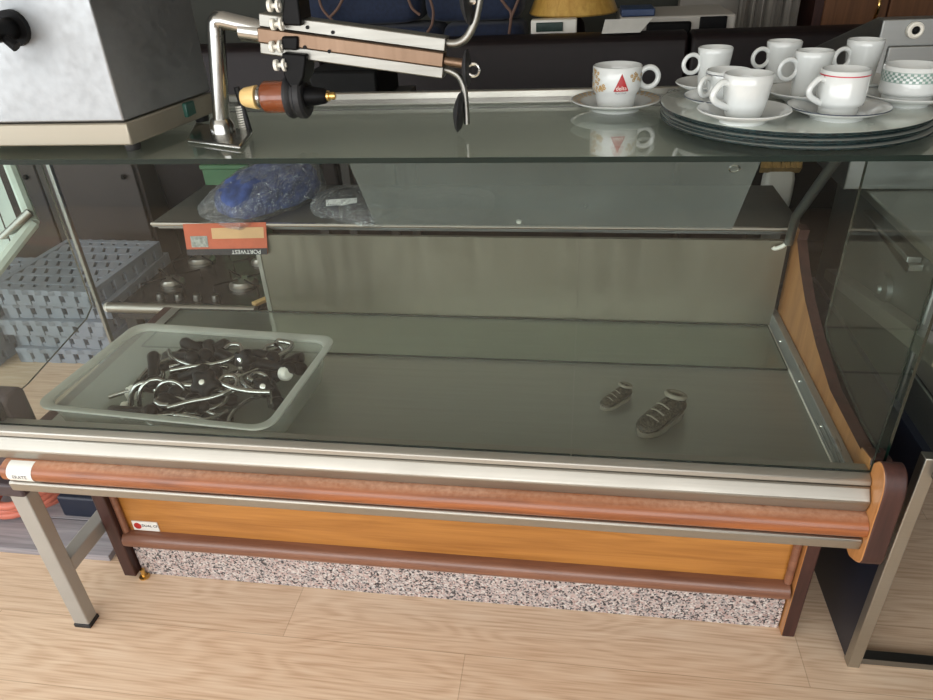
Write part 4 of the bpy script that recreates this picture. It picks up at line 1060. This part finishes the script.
# sideboard behind the banquettes
sb = MB(); sb.box(-1.9, 1.05, 3.2, 3.75, 0, 1.02)
tag(sb.build('sideboard', wood('dark_sideboard', (44, 34, 30), (62, 50, 44), .5), None, True, .005, loc=(-.3, 3.45, 0)), 'long dark sideboard behind the leather banquettes', 'sideboard')
ZSB = 1.021
YS = 3.3
def cushion(px0, px1, y, z0, z1, label, dep=.3):
    x0, x1 = at(px0, 15, 1, y).x, at(px1, 15, 1, y).x
    t = empty('padded_sack', ((x0+x1)/2, y+dep/2, z0), label, 'padded sack', 'navy padded sacks on the sideboard')
    m = MB(); hx, hy, hz = (x1-x0)/2, dep/2, (z1-z0)
    rows = []
    for zz, s_ in ((0,.9),(.12,.99),(.5,1.02),(.88,.98),(1.0,.86)):
        rows.append((rrect(hx*s_, hy*s_, min(hx, hy)*.45, 8), zz*hz))
    loft(m, rows, True, True, Matrix.Translation(((x0+x1)/2, y+dep/2, z0))); m.build('sack', M['navy_fabric'], t, sub=1)
    return t
cordm = pmat('brown_cord', (104, 78, 66), .7)
def cord(t, pts, y):
    MB().tube(smooth_path([at(px, py, 1, y) for px, py in pts], 8), .006, 8).build('cord', cordm, t)
t1 = cushion(318, 440, YS, ZSB, 1.145, 'navy padded sack lowest at left of the pile on the sideboard')
t2 = cushion(300, 420, YS+.02, 1.147, 1.33, 'navy padded sack on top at left of the pile with brown cords')
cord(t2, [(318,-6),(322,8),(332,20),(342,27)], YS-.03); cord(t2, [(345,-6),(338,8),(330,17)], YS-.03)
t3 = cushion(440, 524, YS, ZSB, 1.145, 'navy padded sack lowest at right of the pile on the sideboard')
t4 = cushion(424, 522, YS+.02, 1.147, 1.33, 'navy padded sack on top at right of the pile with brown cords')
cord(t4, [(428,-6),(433,10),(432,24),(427,33)], YS-.03); cord(t4, [(498,-5),(506,6),(511,14),(509,34)], YS-.03); cord(t4, [(520,-5),(515,8),(510,20)], YS-.03)
cord(t4, [(407,-5),(412,8),(420,15)], YS-.03)
# yellow wooden shade
q = at(573, 16, 1, 3.4)
LS = MB(); yw = wood('yellow_shade_wood', (176, 132, 58), (206, 166, 86), .35, 2, 1.)
zl = at(573, 17, 1, 3.3).z
LS.lathe([(.19,0),(.195,.006),(.175,.05),(.145,.12),(.12,.22),(.114,.22),(.14,.12),(.17,.05),(.186,.004),(.19,0)], 48, Matrix.Translation((q.x, 3.47, zl)))
lamp = empty('table_lamp', (q.x, 3.47, ZSB), 'lamp with a wide yellow wooden shade beside the navy sacks', 'lamp')
LS.build('lamp_shade', yw, lamp)
MB().lathe([(0,0),(.08,0),(.085,.02),(.06,.05),(.05,.10),(.02,.14),(.02,.3),(0,.3)], 28, Matrix.Translation((q.x, 3.47, ZSB))).build('lamp_base', M['leather'], lamp)
# boxy white printer under the shade, papers, second machine
def bxp(px0, px1, py0, py1, y, dep, zmin=None):
    a, b_ = at(px0, py1, 1, y), at(px1, py0, 1, y)
    return a.x, b_.x, y, y+dep, (a.z if zmin is None else zmin), b_.z
x0, x1, y0, y1, z0, z1 = bxp(531, 606, 16, 40, 3.22, .02, ZSB)
PRN = empty('white_printer', ((x0+x1)/2, 3.25, ZSB), 'white boxy device with dark display under the yellow shade', 'printer')
MB().box(x0, x0+.19, 3.205, 3.27, ZSB, at(540,20,1,3.21).z).build('body', M['white_plastic'], PRN, True, .006)
a = at(536, 32, 1, 3.2); b_ = at(563, 22, 1, 3.2)
MB().box(a.x, b_.x, 3.198, 3.2045, a.z, b_.z).build('display', pmat('dark_display', (36, 56, 50), .2), PRN, True, .002)
x0, x1, y0, y1, z0, z1 = bxp(612, 737, 14, 40, 3.25, .4, ZSB); x0 = max(x0, q.x+.2)
OM = empty('office_machine', ((x0+x1)/2, 3.45, ZSB), 'grey white office machine with black tray right of the paper sheet', 'office machine')
MB().box(x0, x1, y0, y1, ZSB, z1).build('body', M['wall_pale'], OM, True, .008)
a, b_ = at(646, 34, 1, 3.24), at(692, 21, 1, 3.24)
MB().box(a.x, b_.x, 3.235, 3.255, ZSB+.005, b_.z).build('tray', M['black_plastic'], OM, True, .01)
a, b_ = at(699, 30, 1, 3.24), at(728, 16, 1, 3.24)
MB().box(a.x, b_.x, 3.24, 3.255, ZSB+.02, b_.z).build('screen', M['black_plastic'], OM, True, .005)
# paper hanging over the banquette back
pz = 1.1235
m = MB(); Pp = [at(602,33,1,2.996), at(641,33,1,2.996), at(652,13,1,3.16), at(605,14,1,3.16)]
m.quadsolid([Vector((Pp[0].x,3.04,pz)), Vector((Pp[1].x,3.04,pz)), Vector((Pp[2].x,3.12,pz+.04)), Vector((Pp[3].x,3.12,pz+.04))], .002)
tag(m.build('paper_sheet', M['paper'], None, False, loc=(Pp[0].x, 3.05, pz)), 'white paper sheet lying on the banquette back by the yellow shade', 'paper')
bb = at(630, 10, 1, 3.3)
m = MB(); zf = z1+.001; m.box(max(x0, bb.x-.09), bb.x+.10, 3.27, 3.45, zf, zf+.028)
bk_ = tag(m.build('blue_folder', pmat('blue_folder', (36, 58, 96), .4), None, True, .004, loc=(bb.x, 3.35, zf)), 'dark blue folder lying on the office machine beside the yellow shade', 'folder')
# pale sheet behind, curtain, wardrobe
x0, x1 = at(680, 5, 1, 4.3).x, at(745, 5, 1, 4.3).x
m = MB(); m.box(x0, x1, 4.32, 4.40, .0, 1.5)
tag(m.build('whiteboard', M['wall_pale'], None, True, .005, loc=(x0, 4.36, 0)), 'pale board standing against the back wall beside the curtain', 'board')
x0, x1 = at(738, 10, 1, 4.0).x, at(800, 10, 1, 4.0).x
m = MB(); rows = []
nn = 60
for i in range(nn+1):
    x = x0+(x1-x0)*i/nn; y = 4.0+.022*math.sin(i*.75)+.008*math.sin(i*1.9)
    rows.append([m.b.verts.new((x, y, .05)), m.b.verts.new((x, y, 2.3)), m.b.verts.new((x, y+.006, 2.3)), m.b.verts.new((x, y+.006, .05))])
for A_, B_ in zip(rows, rows[1:]):
    for k in range(4): m.face([A_[k], B_[k], B_[(k+1) % 4], A_[(k+1) % 4]])
m.face(rows[0]); m.face(rows[-1][::-1])
tag(m.build('curtain', pmat('pale_curtain', (150, 146, 138), .85, 0, .06), None, loc=(x0, 4, .05)), 'pale grey curtain hanging left of the brown wardrobe', 'curtain')
MB_ = MB().box(x0-.2, x1+.1, 3.985, 4.035, 2.3, 2.34)
tag(MB_.build('curtain_rail', M['dark_wood'], None, False, loc=(x0, 4, 2.3)), 'dark rail holding the pale grey curtain', 'rail')
x0, x1 = at(824, 10, 1, 3.9).x, at(925, 10, 1, 3.9).x
WD = empty('wardrobe', ((x0+x1)/2, 4.1, 0), 'brown wooden wardrobe standing behind the steel machine', 'wardrobe')
wdm = wood('brown_wardrobe', (92, 58, 34), (124, 82, 50), .5, 2, .7)
MB().box(x0-.04, x1+.3, 3.92, 4.4, 0, 2.0).build('body', M['dark_wood'], WD, False)
mid = at(888, 10, 1, 3.9).x
for a, b_ in ((x0, mid-.004), (mid+.004, x1+.26)):
    d_ = MB().box(a, b_, 3.90, 3.92, .08, 1.95).build('door', wdm, WD, True, .004)
    hh = MB().tube(smooth_path([(b_-.05, 3.895, 1.05), (b_-.05, 3.875, 1.08), (b_-.05, 3.875, 1.12), (b_-.05, 3.895, 1.15)], 5), .007, 8).build('handle', M['brass'], d_)
# black box on the banquette behind the arm
a, b_ = at(311, 100, 1, 2.2), at(376, 70, 1, 2.2)
BB = MB(); BB.box(a.x, b_.x, 2.2, 2.48, a.z-.02, b_.z)
# its support: a small side table
tb_ = empty('side_table', ((a.x+b_.x)/2, 2.34, 0), 'small dark side table under the black box behind the arm', 'table')
MB().box(a.x-.05, b_.x+.05, 2.17, 2.52, a.z-.05, a.z-.0205).build('top', dk, tb_, True, .003)
for x in (a.x-.03, b_.x):
    for y in (2.18, 2.48): MB().box(x, x+.03, y, y+.03, .0, a.z-.05).build('leg', dk, tb_)
tag(BB.build('black_case', M['black_plastic'], None, True, .01, loc=((a.x+b_.x)/2, 2.34, a.z-.02)), 'black box with small latch behind the clamp arm', 'box')
# green box seen over the worktop
gx0, gx1 = at(204, 180, 1, 2.86).x, at(250, 180, 1, 2.86).x
gt = at(220, 165, 1, 2.86).z
grn = pmat('green_box', (70, 112, 78), .5, 0, .1)
gb_ = empty('green_box', ((gx0+gx1)/2, 2.92, 0), 'tall green box behind the worktop and the blue bagged garment', 'box')
MB().box(gx0, gx1, 2.86, 2.985, 0, gt-.02).build('body', grn, gb_, True, .006)
MB().box(gx0-.006, gx1+.006, 2.854, 2.991, gt-.02, gt).build('lid', grn, gb_, True, .004)
# white cushion with gold fringe on the banquette seat
cx0, cx1 = at(766, 182, 1, 2.9).x, at(796, 182, 1, 2.9).x
ct_, cm = at(780, 164, 1, 2.9).z, at(780, 173, 1, 2.9).z
cu2 = empty('fringed_cushion', ((cx0+cx1)/2, 2.94, .442), 'white cushion with gold fringe leaning on the dark banquette', 'cushion')
m = MB(); hx = (cx1-cx0)/2
loft(m, [(rrect(hx*s_, .045*t_, .02), z_) for z_, s_, t_ in ((.442,.9,.5),(.47,1,.9),((.442+cm)/2,1.0,1.),(cm-.03,1,.9),(cm,.94,.5))], True, True, Matrix.Translation(((cx0+cx1)/2, 2.945, 0)))
m.build('pillow', M['paper'], cu2)
m = MB()
for i in range(26):
    x = cx0-.02+(cx1-cx0+.03)*i/25; m.tube([(x, 2.93, cm-.004), (x+.004*math.sin(i*2), 2.915, (ct_+cm)/2), (x+.006*math.sin(i*3.1), 2.93, ct_)], [.006, .008, .004], 6)
m.build('fringe', gold, cu2)
# aluminium framed louvre panel leaning at far left
P0_, P1_, P2_ = at(33, 223, 1, 1.95), at(8, 160, 1, 2.15), at(-2, 268, 1, 1.80)
LV = empty('louvre_panel', (P0_.x-.4, P0_.y, 0), 'pale aluminium frame with white louvre slats leaning at the far left', 'louvre panel')
eu, ev = (P1_-P0_), (P2_-P0_)
ev = ev*(P0_.z/max(.05, -ev.z)) if ev.z < 0 else ev
eu = eu*2.2
def bar(mb, a, b_, w): mb.tube([a, b_], w, 8)
m = MB(); bar(m, P0_, P0_+eu, .02); bar(m, P0_, P0_+ev, .02); bar(m, P0_+eu, P0_+eu+ev, .02); bar(m, P0_+ev, P0_+eu+ev, .02)
m.build('frame', pmat('pale_frame', (196, 206, 196), .4), LV)
nrm = eu.cross(ev).normalized()*.006
sw = pmat('white_slat', (226, 238, 232), .5)
m = MB()
for i in range(1, 26):
    a = P0_+ev*(i/26); d = ev*(1/26)*.8
    m.quadsolid([a-nrm, a+eu-nrm, a+eu+d+nrm, a+d+nrm], .004)
m.build('slats', sw, LV, False)
h_ = MB(); h_.tube([at(-10, 250, 1, 1.88), at(30, 212, 1, 1.93), P0_+eu*.06], .014, 12); h_.build('stay_arm', M['alu'], LV)

# ================================================================== light
w = bpy.data.worlds.new('daylight'); SC.world = w; w.use_nodes = True
bg = w.node_tree.nodes['Background']; bg.inputs[0].default_value = (.92, .96, 1, 1); bg.inputs[1].default_value = 1.0
def area(name, loc, rot, sx, sy, e, col=(1, 1, 1)):
    l = bpy.data.lights.new(name, 'AREA'); l.shape = 'RECTANGLE'; l.size = sx; l.size_y = sy; l.energy = e; l.color = col
    o = bpy.data.objects.new(name, l); COL.objects.link(o); o.location = loc; o.rotation_euler = rot; return o
area('shop_window_daylight', (-1.0, -2.05, 1.55), (PI/2, 0, 0), 5.6, 1.9, 120, (1, .985, .97))
area('side_window_daylight', (-4.05, -.3, 1.4), (PI/2, 0, -PI/2), 3.6, 2.1, 80, (.95, .98, 1))
sun = bpy.data.lights.new('sun', 'SUN'); sun.energy = 1.1; sun.angle = .25; sun.color = (1, .97, .92)
so = bpy.data.objects.new('sun', sun); COL.objects.link(so)
so.rotation_euler = Vector((.45, .75, -.8)).to_track_quat('-Z', 'Y').to_euler()
vs = SC.view_settings; vs.view_transform = 'Standard'; vs.look = 'None'; vs.gamma = 1; vs.use_curve_mapping = False; vs.exposure = 0.0
SC.cycles.transparent_max_bounces = 24; SC.cycles.max_bounces = 10
